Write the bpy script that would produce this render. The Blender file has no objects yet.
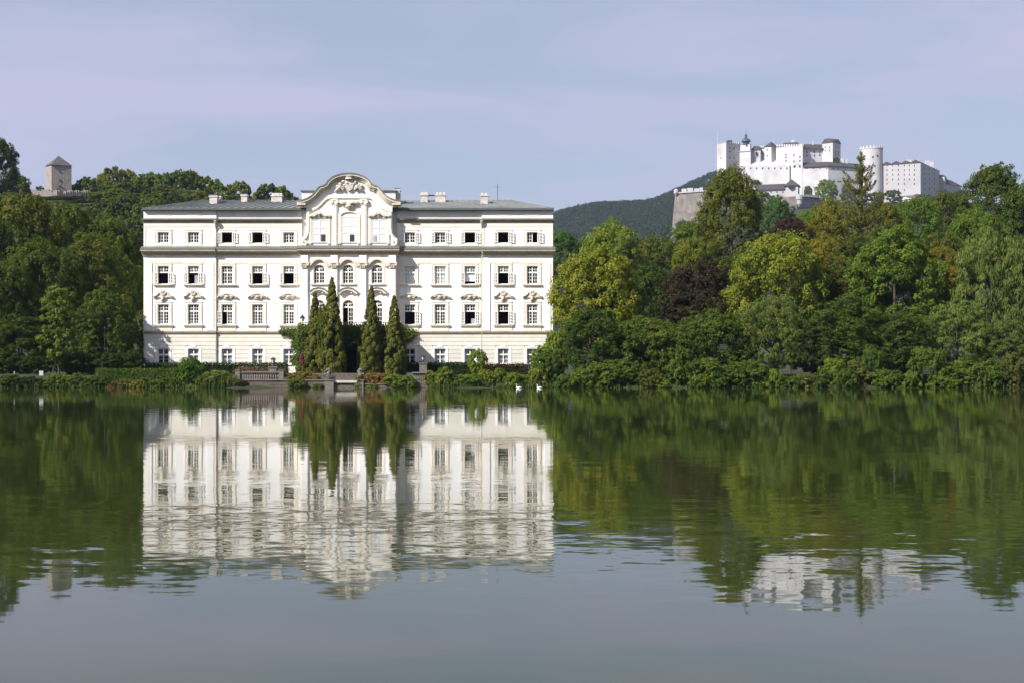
import bpy, math, random
import numpy as np
from math import sin, cos, pi, radians, sqrt, atan2

# ------------------------------------------------------------------ camera, sky, sun, exposure
SC = bpy.context.scene
COL = SC.collection
F = 1524.0            # focal length in pixels of the 1024 px wide picture
HZ = 372.0            # pixel row of the horizon
CAMZ = 1.5
cam = bpy.data.cameras.new("camera")
camo = bpy.data.objects.new("camera", cam)
COL.objects.link(camo)
cam.sensor_width = 36.0
cam.lens = 36.0 * F / 1024.0
cam.shift_y = (HZ - 341.5) / 1024.0
cam.clip_start = 0.1
cam.clip_end = 20000
camo.location = (0, 0, CAMZ)
camo.rotation_euler = (pi / 2, 0, 0)
SC.camera = camo

SUN_AZ = radians(50)      # to the left of straight behind the camera
SUN_EL = radians(37)
sdir = (-sin(SUN_AZ) * cos(SUN_EL), -cos(SUN_AZ) * cos(SUN_EL), sin(SUN_EL))
W = bpy.data.worlds.new("World")
SC.world = W
W.use_nodes = True
nt = W.node_tree
nt.nodes.clear()
def N(t, k, **kw):
    n = t.nodes.new(k)
    for a, b in kw.items():
        setattr(n, a, b)
    return n
wo = N(nt, 'ShaderNodeOutputWorld')
sky = N(nt, 'ShaderNodeTexSky', sky_type='NISHITA')
sky.sun_disc = False
sky.sun_elevation = SUN_EL
sky.sun_rotation = atan2(sdir[0], sdir[1])
sky.air_density = 1.0
sky.dust_density = 1.6
sky.ozone_density = 2.0
SKY_STRENGTH = 0.075
bg = N(nt, 'ShaderNodeBackground')
bg.inputs['Strength'].default_value = SKY_STRENGTH
nt.links.new(sky.outputs[0], bg.inputs[0])
bg2 = N(nt, 'ShaderNodeBackground')
bg2.inputs['Color'].default_value = (0.508, 0.522, 0.700, 1)
bg2.inputs['Strength'].default_value = 0.645
tc = N(nt, 'ShaderNodeTexCoord')
sep = N(nt, 'ShaderNodeSeparateXYZ')
nt.links.new(tc.outputs['Generated'], sep.inputs[0])
def M(t, op, a, b=None, c=None):
    n = N(t, 'ShaderNodeMath', operation=op)
    for i, v in enumerate((a, b, c)):
        if v is None: continue
        if hasattr(v, 'is_output') or hasattr(v, 'links'):
            t.links.new(v, n.inputs[i])
        else:
            n.inputs[i].default_value = v
    return n.outputs[0]
zz = M(nt, 'ADD', M(nt, 'ABSOLUTE', sep.outputs[2]), 0.24)
comb = N(nt, 'ShaderNodeCombineXYZ')
nt.links.new(M(nt, 'DIVIDE', sep.outputs[0], zz), comb.inputs[0])
nt.links.new(M(nt, 'DIVIDE', sep.outputs[1], zz), comb.inputs[1])
mp = N(nt, 'ShaderNodeMapping')
mp.inputs['Scale'].default_value = (0.55, 1.25, 1)
mp.inputs['Location'].default_value = (2.3, 0.4, 0)
mp.inputs['Rotation'].default_value = (0, 0, 0.12)
nt.links.new(comb.outputs[0], mp.inputs[0])
nz = N(nt, 'ShaderNodeTexNoise')
nz.inputs['Scale'].default_value = 2.3
nz.inputs['Detail'].default_value = 7
nz.inputs['Roughness'].default_value = 0.52
nz.inputs['Distortion'].default_value = 0.4
nt.links.new(mp.outputs[0], nz.inputs['Vector'])
mr = N(nt, 'ShaderNodeMapRange', interpolation_type='SMOOTHSTEP')
mr.inputs['From Min'].default_value = 0.38
mr.inputs['From Max'].default_value = 0.64
mr.inputs['To Min'].default_value = 0.52
mr.inputs['To Max'].default_value = 1.0
nt.links.new(nz.outputs[0], mr.inputs[0])
mx = N(nt, 'ShaderNodeMixShader')
nt.links.new(mr.outputs[0], mx.inputs[0])
nt.links.new(bg.outputs[0], mx.inputs[1])
nt.links.new(bg2.outputs[0], mx.inputs[2])
nt.links.new(mx.outputs[0], wo.inputs[0])

sl = bpy.data.lights.new("sun", 'SUN')
sl.energy = 4.8
sl.angle = radians(0.5)
sl.color = (1.0, 0.97, 0.925)
so = bpy.data.objects.new("sun", sl)
COL.objects.link(so)
from mathutils import Vector, Matrix
so.rotation_euler = Vector(sdir).to_track_quat('Z', 'Y').to_euler()
so.location = (-60, -40, 90)

SC.view_settings.view_transform = 'Standard'
SC.view_settings.look = 'None'
SC.view_settings.gamma = 1.0
SC.view_settings.exposure = 0.72
SC.render.engine = 'CYCLES'
cy = SC.cycles
cy.use_denoising = True
cy.max_bounces = 8
cy.diffuse_bounces = 5
cy.glossy_bounces = 4
cy.transmission_bounces = 4
cy.transparent_max_bounces = 10
cy.volume_bounces = 0
cy.caustics_reflective = False
cy.caustics_refractive = False

random.seed(7)
RNG = np.random.default_rng(11)

# ------------------------------------------------------------------ helpers
def tag(o, label=None, cat=None, group=None, kind=None):
    if label: o['label'] = label
    if cat: o['category'] = cat
    if group: o['group'] = group
    if kind: o['kind'] = kind
    return o

def empty(name, loc, label=None, cat=None, group=None, rz=0):
    o = bpy.data.objects.new(name, None)
    COL.objects.link(o)
    o.location = loc
    o.rotation_euler = (0, 0, rz)
    o.empty_display_size = 0.5
    return tag(o, label, cat, group)

def root_loc(p):
    while p.parent is not None:
        p = p.parent
    return p.location

class MB:
    def __init__(self):
        self.v = []
        self.f = []
    def poly(self, pts):
        b = len(self.v)
        self.v += [tuple(p) for p in pts]
        self.f.append(tuple(range(b, b + len(pts))))
    def box(self, x0, x1, y0, y1, z0, z1):
        b = len(self.v)
        self.v += [(x0,y0,z0),(x1,y0,z0),(x1,y1,z0),(x0,y1,z0),(x0,y0,z1),(x1,y0,z1),(x1,y1,z1),(x0,y1,z1)]
        self.f += [(b,b+3,b+2,b+1),(b+4,b+5,b+6,b+7),(b,b+1,b+5,b+4),(b+1,b+2,b+6,b+5),(b+2,b+3,b+7,b+6),(b+3,b,b+4,b+7)]
        return self
    def prism(self, pts, axis, a0, a1):
        """2D polygon extruded along an axis: 'y' takes (x,z), 'x' takes (y,z), 'z' takes (x,y)."""
        def put(p, a):
            if axis == 'y': return (p[0], a, p[1])
            if axis == 'x': return (a, p[0], p[1])
            return (p[0], p[1], a)
        n = len(pts); b = len(self.v)
        self.v += [put(p, a0) for p in pts] + [put(p, a1) for p in pts]
        self.f.append(tuple(range(b, b + n)))
        self.f.append(tuple(range(b + 2*n - 1, b + n - 1, -1)))
        for i in range(n):
            j = (i + 1) % n
            self.f.append((b+i, b+n+i, b+n+j, b+j))
        return self
    def frustum(self, foot, z0, top, z1):
        n = len(foot); b = len(self.v)
        self.v += [(p[0], p[1], z0) for p in foot] + [(p[0], p[1], z1) for p in top]
        self.f.append(tuple(range(b + n - 1, b - 1, -1)))
        self.f.append(tuple(range(b + n, b + 2*n)))
        for i in range(n):
            j = (i + 1) % n
            self.f.append((b+i, b+j, b+n+j, b+n+i))
        return self
    def cone(self, foot, z0, apex):
        n = len(foot); b = len(self.v)
        self.v += [(p[0], p[1], z0) for p in foot] + [tuple(apex)]
        self.f.append(tuple(range(b + n - 1, b - 1, -1)))
        for i in range(n):
            self.f.append((b+i, b+(i+1) % n, b+n))
        return self
    def tube(self, pts, rad, n=7, cap=True):
        P = [Vector(p) for p in pts]
        if not hasattr(rad, '__len__'): rad = [rad] * len(P)
        b = len(self.v)
        ref = Vector((0.13, 0.97, 0.21))
        for i, p in enumerate(P):
            d = (P[min(i+1, len(P)-1)] - P[max(i-1, 0)]).normalized()
            u = d.cross(ref)
            if u.length < 1e-3: u = d.cross(Vector((1, 0, 0)))
            u.normalize(); w = d.cross(u)
            for k in range(n):
                a = 2*pi*k/n
                self.v.append(tuple(p + (u*cos(a) + w*sin(a)) * rad[i]))
        for i in range(len(P)-1):
            for k in range(n):
                k2 = (k+1) % n
                self.f.append((b+i*n+k, b+i*n+k2, b+(i+1)*n+k2, b+(i+1)*n+k))
        if cap:
            self.f.append(tuple(range(b+n-1, b-1, -1)))
            e = b+(len(P)-1)*n
            self.f.append(tuple(range(e, e+n)))
        return self
    def lathe(self, prof, c, n=12):
        b = len(self.v)
        for r, z in prof:
            for k in range(n):
                a = 2*pi*(k+.5)/n
                self.v.append((c[0]+r*cos(a), c[1]+r*sin(a), c[2]+z))
        for i in range(len(prof)-1):
            for k in range(n):
                k2 = (k+1) % n
                self.f.append((b+i*n+k, b+i*n+k2, b+(i+1)*n+k2, b+(i+1)*n+k))
        self.f.append(tuple(range(b+n-1, b-1, -1)))
        e = b+(len(prof)-1)*n
        self.f.append(tuple(range(e, e+n)))
        return self
    def ribbon(self, pts, d0, d1, y0, y1):
        """Solid strip following an (x,z) path; d is the offset to the right-hand side of travel."""
        n = len(pts); nor = []
        for i in range(n):
            a = pts[max(i-1, 0)]; c = pts[min(i+1, n-1)]
            dx, dz = c[0]-a[0], c[1]-a[1]
            L = sqrt(dx*dx+dz*dz) or 1
            nor.append((dz/L, -dx/L))
        b = len(self.v)
        for (p, m) in zip(pts, nor):
            o = (p[0]+m[0]*d0, p[1]+m[1]*d0); i_ = (p[0]+m[0]*d1, p[1]+m[1]*d1)
            self.v += [(o[0], y0, o[1]), (i_[0], y0, i_[1]), (i_[0], y1, i_[1]), (o[0], y1, o[1])]
        for i in range(n-1):
            for k in range(4):
                k2 = (k+1) % 4
                self.f.append((b+i*4+k, b+i*4+k2, b+(i+1)*4+k2, b+(i+1)*4+k))
        self.f.append((b+3, b+2, b+1, b)); e = b+(n-1)*4
        self.f.append((e, e+1, e+2, e+3))
        return self
    def build(self, name, mat, parent=None, smooth=False, loc=None):
        me = bpy.data.meshes.new(name)
        o0 = Vector((0, 0, 0))
        if parent is not None: o0 = Vector(root_loc(parent))
        elif loc is not None: o0 = Vector(loc)
        vv = [(p[0]-o0.x, p[1]-o0.y, p[2]-o0.z) for p in self.v]
        me.from_pydata(vv, [], self.f)
        me.materials.append(mat)
        if smooth:
            me.shade_smooth()
        me.update()
        import bmesh
        bm = bmesh.new(); bm.from_mesh(me)
        bmesh.ops.recalc_face_normals(bm, faces=bm.faces)
        bm.to_mesh(me); bm.free()
        o = bpy.data.objects.new(name, me)
        COL.objects.link(o)
        if parent is not None: o.parent = parent
        elif loc is not None: o.location = loc
        return o

def copy_tree(o, parent=None):
    c = o.copy(); COL.objects.link(c)
    if parent is not None: c.parent = parent
    for ch in list(o.children): copy_tree(ch, c)
    return c

def quad_mesh(name, V, mat):
    """V: (n,4,3) array of quads as one mesh."""
    n = len(V)
    me = bpy.data.meshes.new(name)
    me.vertices.add(n*4)
    me.vertices.foreach_set('co', np.ascontiguousarray(V, dtype=np.float32).ravel())
    me.loops.add(n*4)
    me.loops.foreach_set('vertex_index', np.arange(n*4, dtype=np.int32))
    me.polygons.add(n)
    me.polygons.foreach_set('loop_start', np.arange(0, n*4, 4, dtype=np.int32))
    me.update(calc_edges=True)
    me.materials.append(mat)
    return me

# ------------------------------------------------------------------ materials
def new_mat(name):
    m = bpy.data.materials.new(name)
    m.use_nodes = True
    t = m.node_tree
    t.nodes.clear()
    out = N(t, 'ShaderNodeOutputMaterial')
    return m, t, out

def mat(name, col, rough=0.8, var=0.12, scale=1.5, metal=0.0, col2=None, streak=0.0, bump=0.0, spec=0.3, bscale=None):
    m, t, out = new_mat(name)
    b = N(t, 'ShaderNodeBsdfPrincipled')
    b.inputs['Roughness'].default_value = rough
    b.inputs['Metallic'].default_value = metal
    b.inputs['Specular IOR Level'].default_value = spec
    g = N(t, 'ShaderNodeNewGeometry')
    n1 = N(t, 'ShaderNodeTexNoise')
    n1.inputs['Scale'].default_value = scale
    n1.inputs['Detail'].default_value = 6
    n1.inputs['Roughness'].default_value = 0.6
    t.links.new(g.outputs['Position'], n1.inputs['Vector'])
    mixc = N(t, 'ShaderNodeMix', data_type='RGBA')
    c2 = col2 or tuple(c*(1-var*2.2) for c in col)
    mixc.inputs[6].default_value = (*[min(1, c*(1+var*0.4)) for c in col], 1)
    mixc.inputs[7].default_value = (*c2, 1)
    mr = N(t, 'ShaderNodeMapRange')
    mr.inputs['From Min'].default_value = 0.38
    mr.inputs['From Max'].default_value = 0.75
    t.links.new(n1.outputs[0], mr.inputs[0])
    last = mr.outputs[0]
    if streak > 0:
        mp = N(t, 'ShaderNodeMapping')
        mp.inputs['Scale'].default_value = (1.0, 1.0, 0.06)
        t.links.new(g.outputs['Position'], mp.inputs[0])
        n2 = N(t, 'ShaderNodeTexNoise')
        n2.inputs['Scale'].default_value = scale*2.2
        n2.inputs['Detail'].default_value = 5
        t.links.new(mp.outputs[0], n2.inputs['Vector'])
        mr2 = N(t, 'ShaderNodeMapRange')
        mr2.inputs['From Min'].default_value = 0.45
        mr2.inputs['From Max'].default_value = 0.8
        mr2.inputs['To Max'].default_value = streak
        t.links.new(n2.outputs[0], mr2.inputs[0])
        last = M(t, 'MAXIMUM', last, mr2.outputs[0])
    t.links.new(last, mixc.inputs[0])
    t.links.new(mixc.outputs[2], b.inputs['Base Color'])
    if bump > 0:
        n3 = N(t, 'ShaderNodeTexNoise')
        n3.inputs['Scale'].default_value = bscale or scale*4
        n3.inputs['Detail'].default_value = 6
        t.links.new(g.outputs['Position'], n3.inputs['Vector'])
        bp = N(t, 'ShaderNodeBump')
        bp.inputs['Strength'].default_value = bump
        bp.inputs['Distance'].default_value = 0.3
        t.links.new(n3.outputs[0], bp.inputs['Height'])
        t.links.new(bp.outputs[0], b.inputs['Normal'])
    t.links.new(b.outputs[0], out.inputs[0])
    return m

def foliage_mat(name, fixed=None, hue=0.25, trans=0.40):
    """Leaf material: base colour is the object's own colour, with leaf-to-leaf and branch-to-branch variation."""
    m, t, out = new_mat(name)
    if fixed is None:
        oi = N(t, 'ShaderNodeObjectInfo'); base = oi.outputs['Color']
    else:
        rgb = N(t, 'ShaderNodeRGB'); rgb.outputs[0].default_value = (*fixed, 1); base = rgb.outputs[0]
    g = N(t, 'ShaderNodeNewGeometry')
    tcn = N(t, 'ShaderNodeTexCoord')
    n1 = N(t, 'ShaderNodeTexNoise')
    n1.inputs['Scale'].default_value = 0.55
    n1.inputs['Detail'].default_value = 3
    t.links.new(tcn.outputs['Object'], n1.inputs['Vector'])
    hs = N(t, 'ShaderNodeHueSaturation')
    t.links.new(base, hs.inputs['Color'])
    # hue towards yellow on some branches, value varies per leaf
    hv = N(t, 'ShaderNodeMapRange')
    hv.inputs['From Min'].default_value = 0.3; hv.inputs['From Max'].default_value = 0.72
    hv.inputs['To Min'].default_value = 0.5+0.11*hue; hv.inputs['To Max'].default_value = 0.5-0.12*hue
    t.links.new(n1.outputs[0], hv.inputs[0])
    t.links.new(hv.outputs[0], hs.inputs['Hue'])
    v1 = N(t, 'ShaderNodeMapRange')
    v1.inputs['To Min'].default_value = 0.80; v1.inputs['To Max'].default_value = 1.20
    t.links.new(g.outputs['Random Per Island'], v1.inputs[0])
    v2 = N(t, 'ShaderNodeMapRange')
    v2.inputs['From Min'].default_value = 0.3; v2.inputs['From Max'].default_value = 0.72
    v2.inputs['To Min'].default_value = 0.75; v2.inputs['To Max'].default_value = 1.25
    t.links.new(n1.outputs[0], v2.inputs[0])
    t.links.new(M(t, 'MULTIPLY', v1.outputs[0], v2.outputs[0]), hs.inputs['Value'])
    d = N(t, 'ShaderNodeBsdfPrincipled')
    d.inputs['Roughness'].default_value = 0.55
    d.inputs['Specular IOR Level'].default_value = 0.08
    t.links.new(hs.outputs[0], d.inputs['Base Color'])
    tr = N(t, 'ShaderNodeBsdfTranslucent')
    mixt = N(t, 'ShaderNodeMix', data_type='RGBA', blend_type='MULTIPLY')
    mixt.inputs[0].default_value = 1.0
    mixt.inputs[7].default_value = (1.25, 1.3, 0.5, 1)
    t.links.new(hs.outputs[0], mixt.inputs[6])
    t.links.new(mixt.outputs[2], tr.inputs[0])
    ms = N(t, 'ShaderNodeMixShader'); ms.inputs[0].default_value = trans
    t.links.new(d.outputs[0], ms.inputs[1]); t.links.new(tr.outputs[0], ms.inputs[2])
    t.links.new(ms.outputs[0], out.inputs[0])
    return m

def glass_mat(name):
    m, t, out = new_mat(name)
    tr = N(t, 'ShaderNodeBsdfTransparent'); tr.inputs[0].default_value = (0.93, 0.95, 0.95, 1)
    gl = N(t, 'ShaderNodeBsdfGlossy'); gl.inputs['Roughness'].default_value = 0.03
    gl.inputs['Color'].default_value = (0.9, 0.95, 1.0, 1)
    lw_ = N(t, 'ShaderNodeLayerWeight')
    ms = N(t, 'ShaderNodeMixShader')
    t.links.new(M(t, 'ADD', M(t, 'MULTIPLY', M(t, 'POWER', lw_.outputs['Facing'], 5.0), 0.9), 0.045), ms.inputs[0])
    t.links.new(tr.outputs[0], ms.inputs[1]); t.links.new(gl.outputs[0], ms.inputs[2])
    t.links.new(ms.outputs[0], out.inputs[0])
    return m

WHITE = mat('white_stucco', (0.80, 0.79, 0.77), 0.85, 0.03, 0.35, streak=0.55, col2=(0.69, 0.665, 0.62), bump=0.05)
CREAM = mat('cream_stucco', (0.77, 0.69, 0.585), 0.85, 0.05, 0.6, streak=0.3, bump=0.05)
GROUNDF = mat('ground_floor_stucco', (0.68, 0.65, 0.565), 0.85, 0.05, 0.5, streak=0.5, col2=(0.58, 0.55, 0.465), bump=0.08)
STONETRIM = mat('weathered_stone_trim', (0.65, 0.58, 0.47), 0.9, 0.13, 2.0, bump=0.1)
LEAD = mat('lead_sheet', (0.125, 0.13, 0.12), 0.55, 0.12, 0.8, metal=0.0, streak=0.6, spec=0.5)
ROOFM = mat('grey_roof_metal', (0.165, 0.178, 0.165), 0.6, 0.2, 0.35, streak=0.9, col2=(0.085, 0.09, 0.08), spec=0.5)
SASH = mat('white_window_paint', (0.80, 0.78, 0.72), 0.5, 0.03, 2)
GLASS = glass_mat('window_glass')
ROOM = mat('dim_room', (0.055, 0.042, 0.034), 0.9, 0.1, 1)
CURT = mat('lace_curtain', (0.36, 0.38, 0.40), 0.9, 0.15, 8)
BLIND = mat('white_blind', (0.74, 0.75, 0.76), 0.8, 0.03, 3)
CHIM = mat('chimney_render', (0.54, 0.50, 0.46), 0.9, 0.15, 2, bump=0.1)
IRON = mat('black_iron', (0.03, 0.03, 0.03), 0.5, 0.1, 3, spec=0.5)
LAMPG = mat('lantern_glass', (0.62, 0.60, 0.52), 0.25, 0.05, 3, spec=0.5)
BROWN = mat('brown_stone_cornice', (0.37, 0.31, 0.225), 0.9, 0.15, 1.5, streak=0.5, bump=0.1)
STONE = mat('terrace_stone', (0.125, 0.10, 0.085), 0.92, 0.22, 1.3, streak=0.7, col2=(0.075, 0.066, 0.055), bump=0.35)
PALESTONE = mat('pale_stone', (0.165, 0.145, 0.125), 0.9, 0.15, 3, bump=0.25)
GABST = mat('gable_stone', (0.60, 0.54, 0.44), 0.9, 0.2, 1.5, streak=0.7, bump=0.1)
ARMS = mat('carved_stone', (0.58, 0.54, 0.47), 0.9, 0.25, 4, col2=(0.30, 0.27, 0.23), bump=0.3)
SLAB = mat('landing_slab', (0.48, 0.45, 0.40), 0.85, 0.08, 2)
RED = mat('red_canvas', (0.10, 0.006, 0.016), 0.8, 0.15, 3)
SWANW = mat('swan_feathers', (0.85, 0.84, 0.81), 0.7, 0.03, 8)
BEAK = mat('orange_beak', (0.6, 0.2, 0.03), 0.5, 0.05, 8)
FORT = mat('fortress_render', (0.54, 0.525, 0.53), 0.9, 0.06, 0.07, streak=0.85, col2=(0.35, 0.335, 0.34), bump=0.1, bscale=0.4)
FORTG = mat('fortress_grey_render', (0.40, 0.385, 0.395), 0.9, 0.08, 0.06, streak=0.5, col2=(0.32, 0.30, 0.30), bump=0.1, bscale=0.4)
RUBBLE = mat('rubble_masonry', (0.40, 0.37, 0.37), 0.95, 0.25, 0.28, col2=(0.60, 0.575, 0.58), bump=0.4, bscale=0.8)
BAST = mat('bastion_masonry', (0.21, 0.18, 0.16), 0.95, 0.15, 0.16, streak=1.0, col2=(0.075, 0.067, 0.06), bump=0.3, bscale=0.4)
TOWERS = mat('ruin_tower_stone', (0.28, 0.25, 0.23), 0.95, 0.2, 0.8, streak=0.5, col2=(0.21, 0.18, 0.16), bump=0.3, bscale=2.5)
SHING = mat('shingle_roof', (0.105, 0.095, 0.095), 0.8, 0.2, 0.5, streak=0.5)
FROOF = mat('fortress_roof', (0.06, 0.05, 0.05), 0.8, 0.15, 0.1, streak=0.5)
COPPER = mat('dark_copper', (0.055, 0.075, 0.085), 0.5, 0.2, 0.3)
DARKW = mat('dark_opening', (0.035, 0.03, 0.035), 0.6, 0.1, 1)
BARK = mat('bark', (0.075, 0.06, 0.045), 0.95, 0.25, 3, bump=0.5)
LEAF = foliage_mat('leaves', hue=0.28)
NEEDLE = foliage_mat('needles', hue=0.12, trans=0.12)
REEDM = foliage_mat('reed_blades', fixed=(0.085, 0.115, 0.03), hue=0.4)
FLOW = foliage_mat('flower_heads', hue=0.2, trans=0.2)
# ------------------------------------------------------------------ terrain, water
def sst(a, b, x):
    t = np.clip((np.asarray(x, float)-a)/(b-a), 0, 1)
    return t*t*(3-2*t)
HILLX = np.array([-420, -260, -180, -142, -124, -106, -91, -78, -61, -40, -10, 20])
HILLZ = np.array([62, 62, 56, 47.5, 46.5, 46.5, 46.2, 43, 38, 30, 14, 3])
MTX = np.array([-500, -120, 20, 62, 127, 185, 243, 287, 330, 400, 520, 760, 1200])
MTZ = np.array([40, 120, 178, 208, 231, 246, 264, 272, 276, 262, 228, 170, 120])
def gz(X, Y):
    X = np.asarray(X, float); Y = np.asarray(Y, float)
    shore = 144.7 + 0.7*np.sin(X*0.31) + 0.5*np.sin(X*0.83+1)
    shore = shore+0.8*(sst(3, 8, X)+1-sst(-34, -28, X))
    inx = sst(-185, -165, X)*(1-sst(165, 185, X))
    pond = (1-sst(0.2, 4.0, Y*-1+shore+1.4) * sst(2.0, 6.0, Y) * inx)      # 1 on land, 0 in pond
    land = 0.28 + 0.97*sst(146.6, 149.2, Y) + 0.10*np.sin(X*0.21)*np.cos(Y*0.17)*sst(147, 150, Y)
    z = -1.3 + (land+1.3)*pond
    z = np.where(Y < 8, np.minimum(z, 0.25+0*z), z)
    hl = np.interp(X, HILLX, HILLZ)*sst(215, 420, Y)*(1-sst(480, 760, Y))
    fx = sst(70, 165, X)*(1-sst(395, 640, X))
    fh = 146*fx*sst(760, 1330, Y)*(1-sst(1420, 1700, Y))
    mt = np.interp(X, MTX, MTZ)*sst(1480, 2200, Y)*(1-sst(2350, 3100, Y))
    mt = mt*(1+0.05*np.sin(X*0.021+Y*0.006))
    return z + np.maximum(np.maximum(hl, fh), mt)

xs = np.unique(np.concatenate([np.linspace(-3300, -420, 26), np.linspace(-420, -120, 41), np.linspace(-120, 120, 121),
                               np.linspace(120, 420, 51), np.linspace(420, 3300, 34)]))
ys = np.unique(np.concatenate([np.linspace(-700, -20, 10), np.linspace(-20, 20, 21), np.linspace(20, 136, 20), np.linspace(136, 166, 41),
                               np.linspace(166, 520, 60), np.linspace(520, 2500, 90), np.linspace(2500, 3600, 16)]))
XX, YY = np.meshgrid(xs, ys)
ZZ = gz(XX, YY)
nx, ny = len(xs), len(ys)
me = bpy.data.meshes.new("ground")
idx = np.arange(nx*ny).reshape(ny, nx)
fa = np.stack([idx[:-1, :-1], idx[:-1, 1:], idx[1:, 1:], idx[1:, :-1]], -1).reshape(-1, 4)
me.from_pydata(np.stack([XX, YY, ZZ], -1).reshape(-1, 3).tolist(), [], fa.tolist())
me.shade_smooth()
GROUND = mat('grassy_ground', (0.030, 0.040, 0.012), 0.95, 0.3, 0.4, col2=(0.022, 0.020, 0.012), bump=0.4)
me.materials.append(GROUND)
ground = bpy.data.objects.new("ground", me); COL.objects.link(ground)
tag(ground, kind='structure')

m, t, out = new_mat('pond_water')
b = N(t, 'ShaderNodeBsdfPrincipled')
b.inputs['Base Color'].default_value = (0.026, 0.035, 0.008, 1)
b.inputs['Roughness'].default_value = 0.028
b.inputs['IOR'].default_value = 1.333
g = N(t, 'ShaderNodeNewGeometry')
def wnoise(sx, sy, det=2.0, off=0.0, rot=0.0):
    mp = N(t, 'ShaderNodeMapping')
    mp.inputs['Scale'].default_value = (sx, sy, 1)
    mp.inputs['Location'].default_value = (off, off*1.7, off*0.3)
    mp.inputs['Rotation'].default_value = (0, 0, rot)
    t.links.new(g.outputs['Position'], mp.inputs[0])
    n = N(t, 'ShaderNodeTexNoise')
    n.inputs['Scale'].default_value = 1.0
    n.inputs['Detail'].default_value = det
    n.inputs['Roughness'].default_value = 0.5
    t.links.new(mp.outputs[0], n.inputs['Vector'])
    return n.outputs['Color']
def vsub(a, k):
    v = N(t, 'ShaderNodeVectorMath', operation='SUBTRACT'); t.links.new(a, v.inputs[0]); v.inputs[1].default_value = (k, k, k); return v.outputs[0]
def vscale(a, s):
    v = N(t, 'ShaderNodeVectorMath', operation='SCALE'); t.links.new(a, v.inputs[0])
    if isinstance(s, float): v.inputs[3].default_value = s
    else: t.links.new(s, v.inputs[3])
    return v.outputs[0]
def vadd(a, c):
    v = N(t, 'ShaderNodeVectorMath', operation='ADD'); t.links.new(a, v.inputs[0]); t.links.new(c, v.inputs[1]); return v.outputs[0]
fine = vsub(wnoise(3.8, 7.6, 2.5, 0.0, 0.10), 0.5)       # wavelets of a hand's width
mid = vsub(wnoise(0.85, 1.9, 2.0, 13.0, -0.1), 0.5)      # lazy swell
sepw = N(t, 'ShaderNodeSeparateXYZ'); t.links.new(g.outputs['Position'], sepw.inputs[0])
gustc = wnoise(0.045, 0.10, 3.0, 4.0, 0.1)
sg = N(t, 'ShaderNodeSeparateXYZ'); t.links.new(gustc, sg.inputs[0])
# a breeze patch lies across the near water, ten to twenty metres out; calmer inshore and beyond
yy = M(t, 'ADD', sepw.outputs[1], M(t, 'MULTIPLY', M(t, 'SUBTRACT', sg.outputs[1], 0.5), 9.0))
up = N(t, 'ShaderNodeMapRange', interpolation_type='SMOOTHSTEP'); t.links.new(yy, up.inputs[0])
up.inputs['From Min'].default_value = 8.0; up.inputs['From Max'].default_value = 12.0
dn = N(t, 'ShaderNodeMapRange', interpolation_type='SMOOTHSTEP'); t.links.new(yy, dn.inputs[0])
dn.inputs['From Min'].default_value = 15.0; dn.inputs['From Max'].default_value = 24.0
dn.inputs['To Min'].default_value = 1.0; dn.inputs['To Max'].default_value = 0.0
patch = M(t, 'MULTIPLY', up.outputs[0], dn.outputs[0])
gr = N(t, 'ShaderNodeMapRange', interpolation_type='SMOOTHSTEP'); t.links.new(sg.outputs[0], gr.inputs[0])
gr.inputs['From Min'].default_value = 0.35; gr.inputs['From Max'].default_value = 0.68
gr.inputs['To Min'].default_value = 0.55; gr.inputs['To Max'].default_value = 1.35
amp = M(t, 'MULTIPLY', M(t, 'ADD', M(t, 'MULTIPLY', patch, 0.036), 0.0115), gr.outputs[0])
amp2 = M(t, 'MULTIPLY', M(t, 'ADD', M(t, 'MULTIPLY', patch, 0.020), 0.0085), gr.outputs[0])
slope = vadd(vscale(fine, amp), vscale(mid, amp2))
flat = N(t, 'ShaderNodeVectorMath', operation='MULTIPLY'); t.links.new(slope, flat.inputs[0]); flat.inputs[1].default_value = (1, 1, 0)
upv = N(t, 'ShaderNodeVectorMath', operation='ADD'); t.links.new(flat.outputs[0], upv.inputs[0]); upv.inputs[1].default_value = (0, 0, 1)
nrm = N(t, 'ShaderNodeVectorMath', operation='NORMALIZE'); t.links.new(upv.outputs[0], nrm.inputs[0])
t.links.new(nrm.outputs[0], b.inputs['Normal'])
t.links.new(b.outputs[0], out.inputs[0])
wb = MB(); wb.poly([(-190, 0, 0), (190, 0, 0), (190, 150, 0), (-190, 150, 0)])
wo_ = wb.build('water', m)
tag(wo_, kind='structure')

# ------------------------------------------------------------------ the palace
S = 0.105
def FX(px): return (px-512.0)*S
def FZ(py): return CAMZ+(HZ-py)*S
Y0 = 160.0; YC = 159.82; YR = 158.95
ZG = 1.2
PAL = empty('palace', (FX(348.5), Y0, ZG), 'white baroque palace with curved gable standing at the water', 'palace')

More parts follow.
